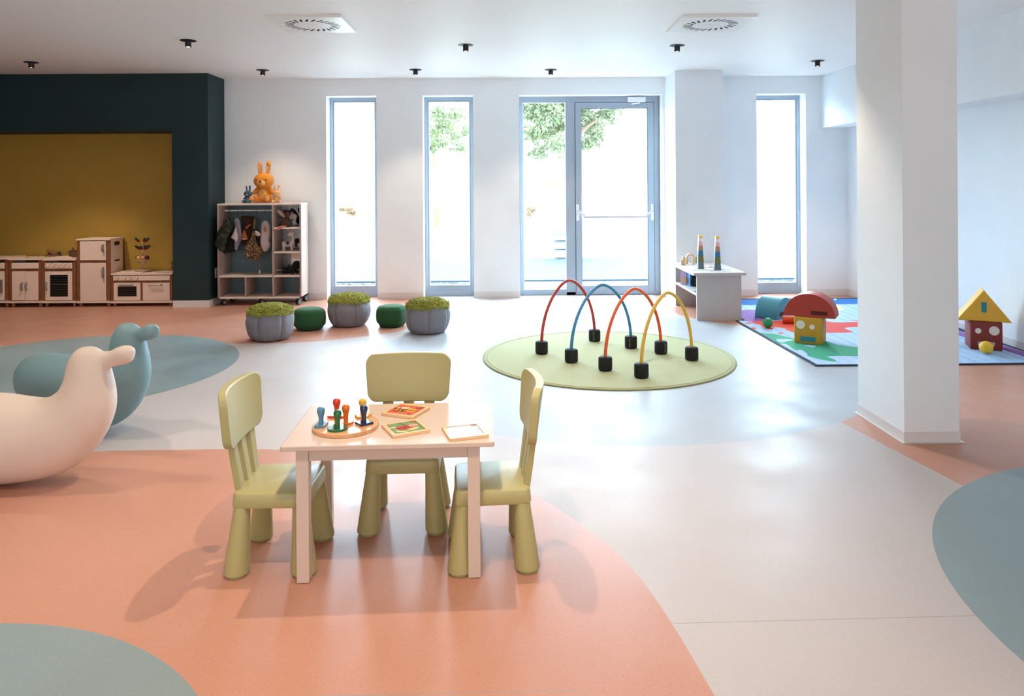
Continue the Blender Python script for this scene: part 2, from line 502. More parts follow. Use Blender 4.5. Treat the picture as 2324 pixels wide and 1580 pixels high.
# ------------------------------------------------------------------ ceiling vents
vents = []
def make_vent(cx, cy, label):
    o = thing('air_vent', (cx, cy, H), label, 'ceiling vent', 'square ceiling air vents')
    hs = .298; slots = []
    N = 24
    for i in range(N):
        a = 2 * math.pi * i / N
        c, s_ = math.cos(a), math.sin(a)
        rm, L, wd, tw = .185, .082, .019, R(22)
        ca, sa = math.cos(a + tw), math.sin(a + tw)
        slots.append([(rm * c + u * L / 2 * ca - v * wd / 2 * sa, rm * s_ + u * L / 2 * sa + v * wd / 2 * ca) for u, v in ((1, 1), (-1, 1), (-1, -1), (1, -1))])
    sq = [(-hs, -hs), (hs, -hs), (hs, hs), (-hs, hs)]
    ov, tr = cdt(sq, slots)
    mb = MB(); mb.v = [(p.x, p.y, -.022) for p in ov]
    for f, c in tr:
        if not any(inside(c, q) for q in slots): mb.f.append(f); mb.m.append(0)
    n = len(mb.v); b4 = sq
    mb.add([(x, y, -.022) for x, y in b4] + [(x, y, 0) for x, y in b4], [(0, 1, 5, 4), (1, 2, 6, 5), (2, 3, 7, 6), (3, 0, 4, 7)])
    mb.build('vent_plate', mat('vent_white', 'e8e6e4', .3), o, smooth=0, fix=False)
    MB().box(-.27, .27, -.27, .27, -.0195, -.014).build('vent_backing', mat('vent_dark', '0c1012', .8), o, smooth=0)
    MB().ball((0, 0, -.022), (.006, .006, .003), 8).build('screw', mat('screw_grey', 'a0a0a0', .3, 1), o)
    return o
make_vent(-1.558, 6.13, 'square white ceiling vent with radial slots, left of the pair')
make_vent(1.728, 6.18, 'square white ceiling vent with radial slots, right of the pair nearer the column')

# ------------------------------------------------------------------ ceiling spotlights
def make_spot(x, y, label):
    o = thing('ceiling_spotlight', (x, y, H), label, 'ceiling lamp', 'black ceiling spotlights')
    mb = MB(); mb.lathe([(.070, 0), (.072, -.004), (.058, -.007), (.0, -.007)], n=32)
    mb.build('ring', BLACK, o)
    mb = MB(); mb.lathe([(.027, -.004), (.0275, -.06), (.025, -.062), (.023, -.056), (.0, -.05)], n=28)
    mb.build('lamp_body', BLACK, o)
    mb = MB(); mb.lathe([(.0235, -.0560), (.0, -.0575)], n=24)
    mb.build('bulb', mat('lamp_glow', 'ffdcae', emit=18), o)
    d = bpy.data.lights.new('spot_beam', 'SPOT'); d.energy = LAMP_W * (1.35 if x == -5.03 else .55 if y > 6.5 and x > -4 else (1.35 if abs(x + .38) < .1 and y < 4 else .8)); d.color = LAMP_COL
    d.spot_size = R(88); d.spot_blend = .55; d.shadow_soft_size = .016
    l = bpy.data.objects.new('spot_beam', d); COL.objects.link(l); l.parent = o; l.location = (0, 0, -.066)
    return o
SP = [(-5.03, 8.0, 'black ceiling spotlight above the play kitchen, far left'),
      (-2.88, 6.85, 'black ceiling spotlight in front of the teal wall corner, second from left'),
      (-2.77, 8.62, 'black ceiling spotlight above the rolling clothes rack'),
      (-.354, 7.13, 'black ceiling spotlight near the centre, between the two vents'),
      (-1.013, 8.64, 'black ceiling spotlight by the back wall above the two left windows'),
      (.559, 8.69, 'black ceiling spotlight by the back wall above the glazed door'),
      (1.69, 7.20, 'black ceiling spotlight behind the right ceiling vent'),
      (3.46, 8.15, 'black ceiling spotlight above the painted play mat by the right window')]
for x, y, l in ((-4.9, 4.95, 'left of the rocking birds, nearer than the alcove lamp'), (-2.9, 4.95, 'above the two rocking birds'), (-.4, 4.95, 'between play table and centre lamp'), (1.7, 4.95, 'above the near edge of the round rug'),
                (-4.9, 3.0, 'nearest the left wall'), (-2.9, 3.4, 'over the white rocking bird\'s tail'), (-.38, 3.5, 'straight above the play table'),
                (-2.4, 1.7, 'over the near grey-blue floor circle'), (-.38, 1.8, 'over the near edge of the salmon floor'), (.9, 1.6, 'over the right grey-blue floor circle'), (.4, -.6, 'directly behind the viewpoint'), (-3, -.8, 'behind the viewpoint to the left'), (2.8, -.6, 'behind the viewpoint to the right')):
    SP.append((x, y, 'black ceiling spotlight ' + l))
for a in SP: make_spot(*a)

# ================================================================== OUTDOORS
mb = MB(); mb.box(-30, 30, 9.66, 70, -.16, -.06); struct(mb.build('ground_terrace', mat('terrace_concrete', 'e6e4df', .9, var=.05, scale=.6), smooth=0))
mb = MB(); mb.box(-25, 25, 11.35, 14.65, -.06, -.035)
struct(mb.build('ground_play_surface', mat('rubber_surface', '173242', .9, var=.04, scale=9), smooth=0))
mb = MB(); pts = []
for i in range(520):
    x = -2.6 + 1.8 * random.random() if i % 3 == 0 else (-1.4 + 1.4 * random.random() if i % 3 == 1 else 3.4 + 1.3 * random.random())
    mb.ball((x, 10.95 + random.random() * .2, -.05), (.03 + .04 * random.random(), .03, .02), 6)
tag(mb.build('gravel_strip', mat('dark_gravel', '202224', .9)), 'strip of dark gravel along the foot of the windows outside', 'gravel', kind='stuff')
# sunlit bank
def gnd(y): return -.06 + max(0, y - 15) * .2
mb = MB(); nx, ny = 50, 16
for j in range(ny):
    for i in range(nx):
        x = -25 + i; y = 14.8 + j * 1.9
        mb.v.append((x, y, -.075 + gnd(y) + .06 + .08 * noise.noise(Vector((x * .4, y * .4, 0))) * (j > 0)))
for j in range(ny - 1):
    for i in range(nx - 1):
        a = j * nx + i; mb.f.append((a, a + 1, a + nx + 1, a + nx)); mb.m.append(0)
struct(mb.build('ground_bank', mat('dry_bank', 'd8cfbd', .95, var=.12, scale=2), smooth=60, fix=False))

LEAF = mat('tree_leaf', '86946f', .6, var=.25, scale=2.5)
LEAF2 = mat('shrub_leaf', '8e9258', .7, var=.25, scale=3)
BARK = mat('tree_bark', '8f7d6a', .9); DRY = mat('dry_shrub', 'a08a74', .9)
def foliage(mb, clusters, n, size, rnd):
    tot = sum(c[3] ** 2 for c in clusters)
    for (cx, cy, cz, r) in clusters:
        for _ in range(int(n * r * r / tot)):
            d = Vector((rnd.gauss(0, 1), rnd.gauss(0, 1), rnd.gauss(0, 1))).normalized() * r * 1.3 * rnd.random() ** .75
            p = Vector((cx, cy, cz)) + Vector((d.x, d.y, d.z * .75))
            q = Matrix.Rotation(rnd.random() * 6.28, 3, 'Z') @ Matrix.Rotation(rnd.uniform(-1.2, 1.2), 3, 'X') @ Matrix.Rotation(rnd.random() * 6.28, 3, 'Y')
            s_ = size * (.6 + .8 * rnd.random())
            vs = [p + q @ Vector(v) * s_ for v in ((-.5, 0, 0), (0, -.2, .05), (.5, 0, 0), (0, .2, .05))]
            mb.add(vs, [(0, 1, 2, 3)])
def tree(name, base, trunk, clusters, n, size, leafm, label, group=None, seed=1):
    rnd = random.Random(seed)
    o = thing(name, base, label, 'tree' if 'tree' in name else 'shrub', group)
    inv = lambda p: tuple(Vector(p) - Vector(base))
    mb = MB(); foliage(mb, [(*inv(c[:3]), c[3]) for c in clusters], n, size, rnd)
    mb.build('foliage', leafm, o, smooth=0, fix=False)
    mb = MB()
    for t_ in trunk: mb.tube([inv(p) for p in t_[0]], t_[1], 8)
    if trunk: mb.build('trunk', BARK, o)
    return o
# big broadleaf tree seen through the door
def P(x, y, Y): return aty(x, y, Y)
YT = 15.5
b0 = P(1296, 418, YT); base = (b0[0], YT, gnd(YT) - .02)
cl = []
for (x, y, r) in ((1215, 262, 30), (1252, 250, 36), (1240, 300, 30), (1205, 305, 24), (1275, 285, 30), (1220, 345, 22), (1272, 352, 22), (1262, 325, 22), (1320, 260, 32), (1345, 285, 28), (1378, 262, 26), (1390, 240, 22), (1330, 330, 26), (1350, 312, 20), (1300, 225, 40), (1360, 215, 40), (1190, 240, 26), (1240, 210, 50)):
    p = P(x, y, YT + random.uniform(-.5, .5)); cl.append((*p, r * YT / F_))
tr_ = [([base, P(1300, 500, YT), P(1296, 360, YT), P(1300, 300, YT), P(1290, 240, YT)], [.13, .11, .10, .08, .04]),
       ([P(1297, 345, YT), P(1275, 330, YT), P(1250, 320, YT)], [.06, .04, .015]),
       ([P(1298, 320, YT), P(1330, 290, YT), P(1370, 262, YT)], [.06, .04, .015]),
       ([P(1298, 360, YT), P(1275, 345, YT), P(1262, 335, YT), P(1240, 350, YT)], [.04, .03, .02, .008])]
tree('broadleaf_tree', base, tr_[:1] + tr_[1:], cl, 7500, .11, LEAF, 'leafy green tree outside whose crown fills the top of the glazed door', seed=3)
YT2 = 17.5
b0 = P(990, 418, YT2); base = (b0[0], YT2, gnd(YT2) - .02)
cl = []
for (x, y, r) in ((990, 255, 22), (1010, 285, 28), (985, 300, 24), (1030, 260, 26), (1000, 325, 22), (1045, 340, 20), (1060, 300, 20), (975, 335, 18), (1030, 310, 20)):
    p = P(x, y, YT2 + random.uniform(-.5, .5)); cl.append((*p, r * YT2 / F_))
tree('thin_tree', base, [([base, P(993, 500, YT2), P(989, 380, YT2), P(985, 330, YT2), P(1000, 270, YT2)], [.10, .09, .08, .06, .02])], cl, 3000, .10, LEAF, 'sparser tree outside seen through the second window from left', seed=4)
for i, (x, y, Y, r, nm, lab) in enumerate(((810, 400, 23, 34, 'garden_shrub', 'pale yellow-green shrub on the bank, seen through the leftmost window'),
                                (793, 480, 18, 14, 'garden_shrub', 'small reddish dry shrub low in the leftmost window'),
                                (1025, 420, 23, 30, 'garden_shrub', 'yellow-green shrub behind the thin tree in the second window'),
                                (1260, 430, 22, 30, 'garden_shrub', 'spiky pale shrub seen through the narrow pane beside the door'),
                                (1203, 482, 18, 13, 'garden_shrub', 'small brownish shrub low behind the pane beside the door'),
                                (1365, 405, 24, 34, 'garden_shrub', 'tall yellow-green shrub behind the door, left of its middle'),
                                (1430, 412, 25, 26, 'garden_shrub', 'yellow-green shrub behind the right half of the door'),
                                (1760, 430, 24, 26, 'garden_shrub', 'pale shrub on the bank seen through the right window'))):
    p = P(x, y, Y); rr = r * Y / F_
    gz = gnd(Y)
    lm = DRY if 'ish dry' in lab or 'brownish' in lab else LEAF2
    cls = [(p[0] + random.uniform(-.7, .7) * rr, Y + random.uniform(-.4, .4), p[2] + random.uniform(-.5, .7) * rr, rr * .55) for _ in range(6)]
    tree(nm, (p[0], Y, gz), [([(p[0], Y, gz), (p[0] + .05, Y, gz + (p[2] - gz) * .5)], [.008, .004])], cls, 900, .07, lm, lab, 'shrubs outside', seed=20 + i)
# outdoor play table seen through the side pane
p = atz(1290, 578)
o = thing('outdoor_crate', (p[0] - .05, p[1], -.06), 'pale plastic crates stacked on the terrace, just left of the door post', 'crate')
mb = MB()
for k in range(3): mb.box(-.28, .28, -.2, .2, .02 + k * .17, .15 + k * .17)
mb.build('crate_body', mat('crate_pale', 'c8d4dc', .6), o, bevel=.01)
mb = MB()
for k in range(3): mb.box(-.3, .3, -.22, .22, .15 + k * .17, .17 + k * .17)
mb.build('crate_rim', mat('crate_rim', '9fb6c4', .6), o, bevel=.004)

# ================================================================== PLAY TABLE AND CHAIRS
TABLE = mat('table_white_lacquer', 'cdbaac', .26, spec=.28)
CHAIR = mat('chair_green_plastic', 'aba470', .42, bump=.04, bscale=400)
PAD = mat('foot_pad', '6d6d48', .6)
TZ = .5
t = thing('play_table', (-.431, 2.923, 0), 'small white rectangular children\'s table set with stampers and puzzles', 'table', rz=R(2.1))
MB().prism(rrect(.764, .50, .008), TZ - .019, TZ).build('tabletop', TABLE, t, bevel=.004)
hx, hy = .764 / 2 - .052, .25 - .018
mb = MB()
mb.box(-hx + .045, hx - .045, -hy + .006, -hy + .026, TZ - .062, TZ - .019); mb.box(-hx + .045, hx - .045, hy - .026, hy - .006, TZ - .062, TZ - .019)
mb.box(-hx + .006, -hx + .026, -hy + .045, hy - .045, TZ - .062, TZ - .019); mb.box(hx - .026, hx - .006, -hy + .045, hy - .045, TZ - .062, TZ - .019)
mb.build('apron', TABLE, t, bevel=.0015)
for sx in (-1, 1):
    for sy in (-1, 1):
        x0, y0 = sx * (hx - .0225), sy * (hy - .0225)
        MB().cbox((x0, y0, (TZ - .019) / 2 + .001), (.045, .045, TZ - .021)).build('leg', TABLE, t, bevel=.002)

def make_chair():
    o = thing('childs_chair', (0, 0, 0), 'chair', 'chair', 'green plastic children\'s chairs at the play table')
    # seat slab, slightly tapering to the front
    outl = rrect(.305, .285, .028, 6)
    mb = MB()
    rings = []
    for z, k in ((.246, .985), (.25, 1.0), (.292, .975), (.298, .955), (.300, .93)):
        rings.append([(x * k * (1 + .03 * (-y)), y * k, z) for x, y in outl])
    mb.loft(rings); mb.build('seat', CHAIR, o, smooth=38)
    for sx in (-1, 1):
        for sy in (-1, 1):
            xb, yb, xt, yt = sx * .141, sy * .125, sx * .122, sy * .108
            prof = [(.012, 0), (.038, .0), (.040, .006), (.0440, .0075), (.0465, .012), (.0468, .018), (.0295, .249)]
            mb = MB(); rings = []
            for r_, z in prof:
                f = z / .249; cx, cy = xb + (xt - xb) * f, yb + (yt - yb) * f
                rings.append([(cx + r_ * math.cos(2 * math.pi * j / 28), cy + r_ * math.sin(2 * math.pi * j / 28), z) for j in range(28)])
            mb.loft(rings); mb.build('leg', CHAIR, o, smooth=25)
    # back slats, leaning back
    def bk(x, z, t_):
        lean = .125 + (z - .29) * .17
        return (x, lean + t_ - .035 * (abs(x) / .19) ** 2 * ((z - .29) / .38), z)
    for sx in (-1, 0, 1):
        mb = MB(); rings = []
        for k in range(7):
            z = .285 + .20 * k / 6; wv = .0225
            xc = sx * (.082 + .012 * (k / 6))
            rings.append([bk(xc - wv, z, -.008), bk(xc + wv, z, -.008), bk(xc + wv, z, .016), bk(xc - wv, z, .016)])
        mb.loft(rings); mb.build('back_slat', CHAIR, o, smooth=30, bevel=.002)
    outl = []
    base_o = smooth_poly([(-.165, .468), (.0, .462), (.165, .468)], 6, False)
    pan = []
    for x, y in rrect(.384, .205, .042, 7, 0, .566):
        f = (y - .463) / .205
        pan.append((x * (.93 + .07 * f), y + (.010 * (1 - (x / .19) ** 2) if f > .5 else -.004 * (1 - (x / .19) ** 2))))
    # subdivide long edges so that the panel can bend
    P2 = []
    for i in range(len(pan)):
        a, b = pan[i], pan[(i + 1) % len(pan)]
        n = max(1, int(math.dist(a, b) / .025))
        P2 += [(a[0] + (b[0] - a[0]) * k / n, a[1] + (b[1] - a[1]) * k / n) for k in range(n)]
    grid = [(x * .02, .47 + y * .02) for x in range(-9, 10) for y in range(10) if inside((x * .02, .47 + y * .02), [(q[0] * .93, .566 + (q[1] - .566) * .9) for q in P2])]
    ov, tr = cdt(P2, [], grid)
    mb = MB(); n = len(ov); T = .032
    mb.v = [bk(p.x, p.y, -T / 2) for p in ov] + [bk(p.x, p.y, T / 2) for p in ov]
    for f, c in tr: mb.f.append(f[::-1]); mb.f.append(tuple(i + n for i in f)); mb.m += [0, 0]
    for i in range(len(P2)):
        j = (i + 1) % len(P2); mb.f.append((i, j, n + j, n + i)); mb.m.append(0)
    mb.build('backrest', CHAIR, o, smooth=40, bevel=.005, seg=3)
    return o
ch = make_chair()
for k, (x, y, a, lab) in enumerate(((-.868, 2.892, 90, 'pale green plastic child\'s chair at the left end of the play table'),
                       (-.428, 3.195, 1.5, 'pale green plastic child\'s chair behind the play table, facing the viewer'),
                       (-.056, 2.895, -86, 'pale green plastic child\'s chair at the right end of the play table'))):
    c = ch if k == 0 else copy_tree(ch)
    c.location = (x, y, 0); c.rotation_euler = (0, 0, R(a)); c['label'] = lab

# ------------------------------------------------------------------ shape tray and stampers
PLY = mat('beech_plywood', 'd7a274', .25, var=.08, scale=4, stretch=(1, 14, 1), coat=.3)
PLY2 = mat('beech_edge', 'b87c4c', .4)
tc = (-.612, 2.865)
o = thing('round_tray', (tc[0], tc[1], TZ), 'round beech board carrying six coloured stampers on the play table', 'tray')
MB().lathe([(0, .0005), (.1235, .0005), (.125, .002), (.125, .0068), (.1238, .0078)], n=72).build('lower_ply', PLY, o)
MB().lathe([(.1238, .0078), (.125, .0088), (.125, .0135), (.1232, .0152), (0, .0152)], n=72).build('upper_ply', PLY, o)
TT = TZ + .0155
def stamper(x, y, hexc, nm, shape, lab, rz=0, ks=1.0):
    m = mat('lacquer_' + nm, hexc, .18, coat=.5)
    o = thing('shape_stamper', (x, y, TT), lab, 'stamper', 'wooden shape stampers on the round board', R(rz))
    MB().prism(shape, 0, .0085).build('base', m, o, bevel=.0012, smooth=30)
    MB().lathe([(.0, .0085), (.0095, .0085), (.0092, .02), (.0098, .034), (.0122, .044), (.0145, .052), (.0152, .058), (.0148, .063), (.0125, .0685), (.008, .0712), (0, .072)], n=28).build('handle', m, o, smooth=70)
sq = lambda a, b=None: [(-a, -(b or a)), (a, -(b or a)), (a, b or a), (-a, b or a)]
stamper(-.700, 2.838, '4f86a6', 'sky', sq(.0205, .026), 'light blue stamper with a small oblong base, leftmost on the round board', -3)
stamper(-.665, 2.948, 'c8301c', 'red', [(-.032, -.020), (.036, -.016), (.003, .034)], 'red stamper with a triangular base, at the back left of the round board', -8)
stamper(-.612, 2.868, 'd96a14', 'orange', circle(0, 0, .030, 40), 'orange stamper with a round base in the middle of the board')
stamper(-.562, 2.944, 'dcae3c', 'yellow', [(-.018, -.024), (.018, -.024), (.034, .018), (-.034, .018)], 'yellow stamper at the back right of the round board', 4)
stamper(-.541, 2.858, '12284e', 'navy', sq(.0265), 'dark blue stamper with a square base turned on its corner', 40)
stamper(-.629, 2.800, '0f6238', 'green', circle(0, 0, .0385, 48), 'green stamper with a wide round base at the front of the board')

# ------------------------------------------------------------------ picture puzzles
BEECH = mat('beech_light', 'e0b98e', .35, var=.05, scale=5, stretch=(1, 12, 1))
def flat(mb, poly, z0, z1, mi): mb.prism(poly, z0, z1, mi)
def ell(cx, cy, a, b, rz=0, n=28):
    c, s_ = math.cos(R(rz)), math.sin(R(rz))
    return [(cx + a * math.cos(2 * math.pi * i / n) * c - b * math.sin(2 * math.pi * i / n) * s_, cy + a * math.cos(2 * math.pi * i / n) * s_ + b * math.sin(2 * math.pi * i / n) * c) for i in range(n)]
def puzzle(cx, cy, rz, lab, ground, shapes, wv=True):
    o = thing('picture_puzzle', (cx, cy, TZ + .0005), lab, 'puzzle', None, R(rz))
    hs = .074
    q = rrect(2 * hs, 2 * hs, .008); inn = rrect(.118, .118, .006)
    ov, tr = cdt(q, [inn])
    mb = MB(); n = len(ov)
    mb.v = [(p.x, p.y, .0105) for p in ov] + [(p.x, p.y, 0) for p in ov]
    for f, c in tr:
        if not inside(c, inn): mb.f.append(f); mb.m.append(0)
        mb.f.append(tuple(i + n for i in f[::-1])); mb.m.append(0)
    k = len(q)
    for i in range(k): mb.f.append((i + n, (i + 1) % k + n, (i + 1) % k, i)); mb.m.append(0)
    for i in range(len(inn)):
        a, b = k + i, k + (i + 1) % len(inn)
        mb.f.append((a, b, b + n, a + n)); mb.m.append(0)
    mb.build('wooden_frame', BEECH, o, smooth=30, bevel=.001)
    mb = MB(); mats = [ground]
    flat(mb, rrect(.1165, .1165, .006), .004, .0085, 0)
    z = .0085
    for poly, m in shapes:
        if m not in mats: mats.append(m)
        z += .00008
        flat(mb, poly, .0084, z, mats.index(m))
    ln = mat('puzzle_line', '5a4438', .6); mats.append(ln)
    cut = smooth_poly([(-.008, .058), (.004, .03), (-.002, 0), (-.006, -.028), (.006, -.058)], 6, False) if wv else smooth_poly([(.0, .058), (-.008, .02), (.010, -.02), (.0, -.058)], 6, False)
    for path in (cut, smooth_poly([(-.058, .004), (-.02, -.002), (.02, .003), (.058, .0)], 5, False)):
        for i in range(len(path) - 1):
            a, b = Vector(path[i]), Vector(path[i + 1]); d = (b - a).normalized(); nn = Vector((-d.y, d.x)) * .00045
            mb.prism([tuple(a + nn), tuple(a - nn), tuple(b - nn), tuple(b + nn)], .0084, z + .0001, len(mats) - 1)
    mb.build('picture', mats, o, smooth=0)
    MB().prism(ell(.046, .052, .012, .006, -12, 16), .0084, z + .0003).build('finger_notch', mat('notch_brown', '9a5a34', .6), o, smooth=0)
pk = lambda n, h: mat('print_' + n, h, .35)
K_, Y_, W_, RD, PKK, GR, OR = pk('black', '1a1614'), pk('yellow', 'e3a52c'), pk('white', 'efdfd0'), pk('red', 'b8382c'), pk('pink', 'e6a39c'), pk('green', '6c9058'), pk('orange', 'd86a3c')
bee = [(ell(-.022, -.004, .026, .020, 8), K_), (ell(-.038, -.004, .006, .017, 10), Y_), (ell(-.022, -.003, .0045, .019, 10), Y_), (ell(-.006, -.004, .004, .017, 10), Y_),
       (ell(.022, .004, .024, .018, 0), Y_), (ell(-.022, .024, .013, .010, 20), W_), (ell(-.002, .026, .012, .009, -10), W_),
       (ell(.026, .004, .0016, .0022), K_), (ell(.018, .002, .0016, .0022), K_), (ell(-.044, -.024, .004, .0025), K_), (ell(-.03, -.028, .004, .0025), K_), (ell(.002, -.024, .004, .0025), K_),
       (ell(-.050, .026, .008, .006), pk('sage', '9aa27c')), (ell(-.046, .020, .004, .004), W_), (ell(.036, -.040, .006, .005), pk('plum', '7a4450')), (ell(.006, -.044, .010, .005), Y_), (ell(-.02, .050, .016, .006), pk('amber', 'e0862c')),
       (ell(.030, .040, .005, .003), K_), (ell(.044, .036, .004, .003), K_), (ell(.0, -.004, .0012, .02, 60), Y_), (ell(.016, .030, .0012, .012, -20), Y_)]
lady = [(ell(-.006, .0, .036, .022, 6), RD), (ell(.034, .010, .019, .016, 0), PKK), (ell(.030, .012, .0018, .0026), K_), (ell(.042, .012, .0018, .0026), K_),
        (ell(.018, -.030, .030, .010, 18), pk('leaf_yellow', 'd8c06c')), (ell(-.030, -.040, .022, .008, -24), pk('leaf_pale', 'c8cc86')), (ell(-.046, .016, .014, .008, 20), pk('bloom', 'd8b89c')), (ell(-.040, -.012, .0016, .030, 12), W_),
        (ell(.028, .034, .0014, .010, 12), Y_), (ell(.040, .034, .0014, .010, -12), Y_)]
pale = [(ell(-.01, .0, .03, .02, 10), pk('blush', 'ccb9bf')), (ell(.03, .01, .022, .016, 10), pk('cream', 'd0bfb6')), (ell(.034, -.036, .018, .010, 20), pk('mist', 'b9beb2'))]
puzzle(-.405, 3.048, -23, 'wooden puzzle with a bee on red ground, turned diagonally at the back of the table', OR if False else pk('coral', 'd1543f'), bee)
puzzle(-.378, 2.832, 26, 'wooden puzzle with a red ladybird on green ground, in the middle of the table', GR, lady)
puzzle(-.151, 2.785, 17, 'wooden puzzle with a very pale picture, at the right end of the table', pk('pale_ground', 'c4c2cc'), pale, False)

# ================================================================== ROCKING BIRDS
def make_bird(name, loc, rz, m, label, sc=1.0):
    sp = smooth_poly([(-.47, .335, .05), (-.435, .320, .10), (-.37, .292, .145), (-.27, .262, .18), (-.14, .236, .205), (0, .222, .214), (.13, .222, .200), (.235, .235, .188), (.315, .272, .178),
                      (.375, .325, .162), (.418, .39, .146), (.435, .45, .130), (.440, .51, .113), (.438, .565, .100), (.436, .61, .086), (.434, .648, .062), (.434, .668, .030)], 4, False)
    mb = MB(); rings = []
    for i, (x, z, r) in enumerate(sp):
        a = sp[max(0, i - 1)]; b = sp[min(len(sp) - 1, i + 1)]
        t_ = Vector((b[0] - a[0], 0, b[1] - a[1])).normalized(); nn = Vector((-t_.z, 0, t_.x))
        wd = r * .88
        rings.append([Vector((x, 0, z)) + nn * r * math.cos(2 * math.pi * j / 40) + Vector((0, 1, 0)) * wd * math.sin(2 * math.pi * j / 40) for j in range(40)])
    mb.loft(rings)
    bs = smooth_poly([(.42, .608, .055), (.50, .606, .043), (.555, .612, .040), (.60, .627, .046), (.638, .634, .045), (.664, .632, .030)], 4, False)
    mb.tube([(x, 0, z) for x, z, r in bs], [r for *_, r in bs], 20, flat=.9)
    body = blob('body', mb, m, None, .009, 16)
    o = thing(name, loc, label, 'rocking toy', 'bird-shaped rocking toys', R(rz))
    body.parent = o; body.scale = (sc, sc, sc)
    zmin = min(v.co.z for v in body.data.vertices)
    body.location = (0, 0, -zmin * sc + .0005)
    return o
BW = mat('bird_matte_white', 'dfcfc1', .55)
BB = mat('bird_matte_blue', '7699a0', .55)
make_bird('rocking_bird', (-2.443, 3.64, 0), -4, BW, 'matte white bird-shaped rocker cut off by the left edge, in front')
make_bird('rocking_bird', (-2.54, 4.44, 0), -24, BB, 'matte pale blue bird-shaped rocker behind the white one', .99)

# ================================================================== POUFS
GREYF = mat('pouf_grey_cotton', '838189', .9, bump=.25, bscale=9)
SHAG = mat('shag_lime', '96953a', .9, var=.2, scale=25)
GRNF = mat('pouf_green_felt', '25522f', .92, var=.08, scale=60)
def make_shag_pouf(rad, h, seed):
    rnd = random.Random(seed)
    o = thing('shag_pouf', (0, 0, 0), 'pouf', 'pouf', 'grey poufs with shaggy lime tops')
    mb = MB(); n = 96
    prof = smooth_poly([(.0, .004), (rad * .60, .004), (rad * .78, .012), (rad * .93, .07), (rad * 1.0, .145), (rad * .99, .2), (rad * .92, .265), (rad * .78, h - .05), (rad * .5, h - .02), (.0, h - .012)], 4, False)
    rings = []
    for r_, z in prof:
        ring = []
        for j in range(n):
            a = 2 * math.pi * j / n
            seam = min(abs(((a / (2 * math.pi) * 6) % 1) - 0), 1 - ((a / (2 * math.pi) * 6) % 1))
            k = 1 - .045 * math.exp(-(seam * 14) ** 2) + .025 * noise.noise(Vector((math.cos(a) * 3, math.sin(a) * 3, z * 12 + seed)))
            k += .012 * noise.noise(Vector((math.cos(a) * 9, math.sin(a) * 9, z * 30 + seed)))
            ring.append((max(r_, 0) * k * math.cos(a), max(r_, 0) * k * math.sin(a), max(.001, z)))
        rings.append(ring)
    mb.loft(rings); mb.build('cushion_body', GREYF, o, smooth=70)
    for k in range(6):
        a = 2 * math.pi * k / 6
        MB().tube([(r_ * .962 * math.cos(a), r_ * .962 * math.sin(a), z) for r_, z in prof if .015 < z < .27], .0022, 5).build('seam', mat('pouf_seam', '6c6a72', .9), o)
    mb = MB(); rt_ = rad * .90
    core = [(rt_ * math.cos(f) * 1.0, h - .075 + .062 * math.sin(f)) for f in [math.pi / 2 * k / 6 for k in range(7)]]
    mb.lathe([(rt_ * .9, h - .085)] + core, n=40)
    for i in range(1500):
        u = rnd.random() ** .5; a = rnd.random() * 2 * math.pi; f = math.acos(min(1, u))
        rr = rt_ * math.cos(f); z = h - .075 + .066 * math.sin(f)
        if rnd.random() < .25: rr, z = rt_ * (1.0 + .01 * rnd.random()), h - .082 + .03 * rnd.random(); f = 0
        p = Vector((rr * math.cos(a), rr * math.sin(a), z))
        nn = Vector((math.cos(a) * math.cos(f), math.sin(a) * math.cos(f), math.sin(f) + .15)).normalized()
        tg = Vector((rnd.gauss(0, 1), rnd.gauss(0, 1), rnd.gauss(-.2, .6))); tg = (tg - nn * tg.dot(nn)).normalized()
        L = .022 + .012 * rnd.random()
        d1 = (nn * .8 + tg * .5).normalized(); d2 = (nn * .15 + tg + Vector((0, 0, -.35))).normalized()
        mb.tube([p - nn * .003, p + d1 * L * .5, p + d1 * L * .5 + d2 * L * .6], [.0048, .0050, .0036], 5)
    mb.build('shag_cover', SHAG, o, smooth=0, fix=False)
    return o
pf = make_shag_pouf(.222, .335, 2)
for k, (x, y, s_, rz, lab) in enumerate(((-2.19, 6.985, .98, 18, 'grey pouf with shaggy lime top, nearest and leftmost'),
                                 (-1.59, 7.64, .97, 60, 'grey pouf with shaggy lime top, in front of the leftmost window'),
                                 (-.748, 7.25, .98, 100, 'grey pouf with shaggy lime top, rightmost, standing on pale floor'))):
    c = pf if k == 0 else copy_tree(pf)
    c.location = (x, y, 0); c.rotation_euler = (0, 0, R(rz)); c.scale = (s_, s_, s_); c['label'] = lab
def make_green(rad, h):
    o = thing('green_pouf', (0, 0, 0), 'pouf', 'pouf', 'low green felt poufs')
    prof = smooth_poly([(0, .003), (rad * .70, .003), (rad * .86, .03), (rad * .965, .05), (rad, .09), (rad * .99, h - .07), (rad * .93, h - .035), (rad * .7, h - .008), (0, h)], 4, False)
    fac = lambda a, z: 1 - .03 * abs(math.sin(a * 2 * math.pi * 4)) ** 2
    MB().lathe([(max(r_, 0), max(z, .001)) for r_, z in prof], n=80, rad=fac).build('cushion_body', GRNF, o, smooth=70)
    mb = MB()
    for z, rr in ((h - .042, .952), (.046, .955)):
        mb.tube([(rad * rr * fac(j / 64, 0) * math.cos(2 * math.pi * j / 64), rad * rr * fac(j / 64, 0) * math.sin(2 * math.pi * j / 64), z) for j in range(64)], .003, 6, closed=True)
    mb.build('piping', GRNF, o)
    return o
g = make_green(.16, .215)
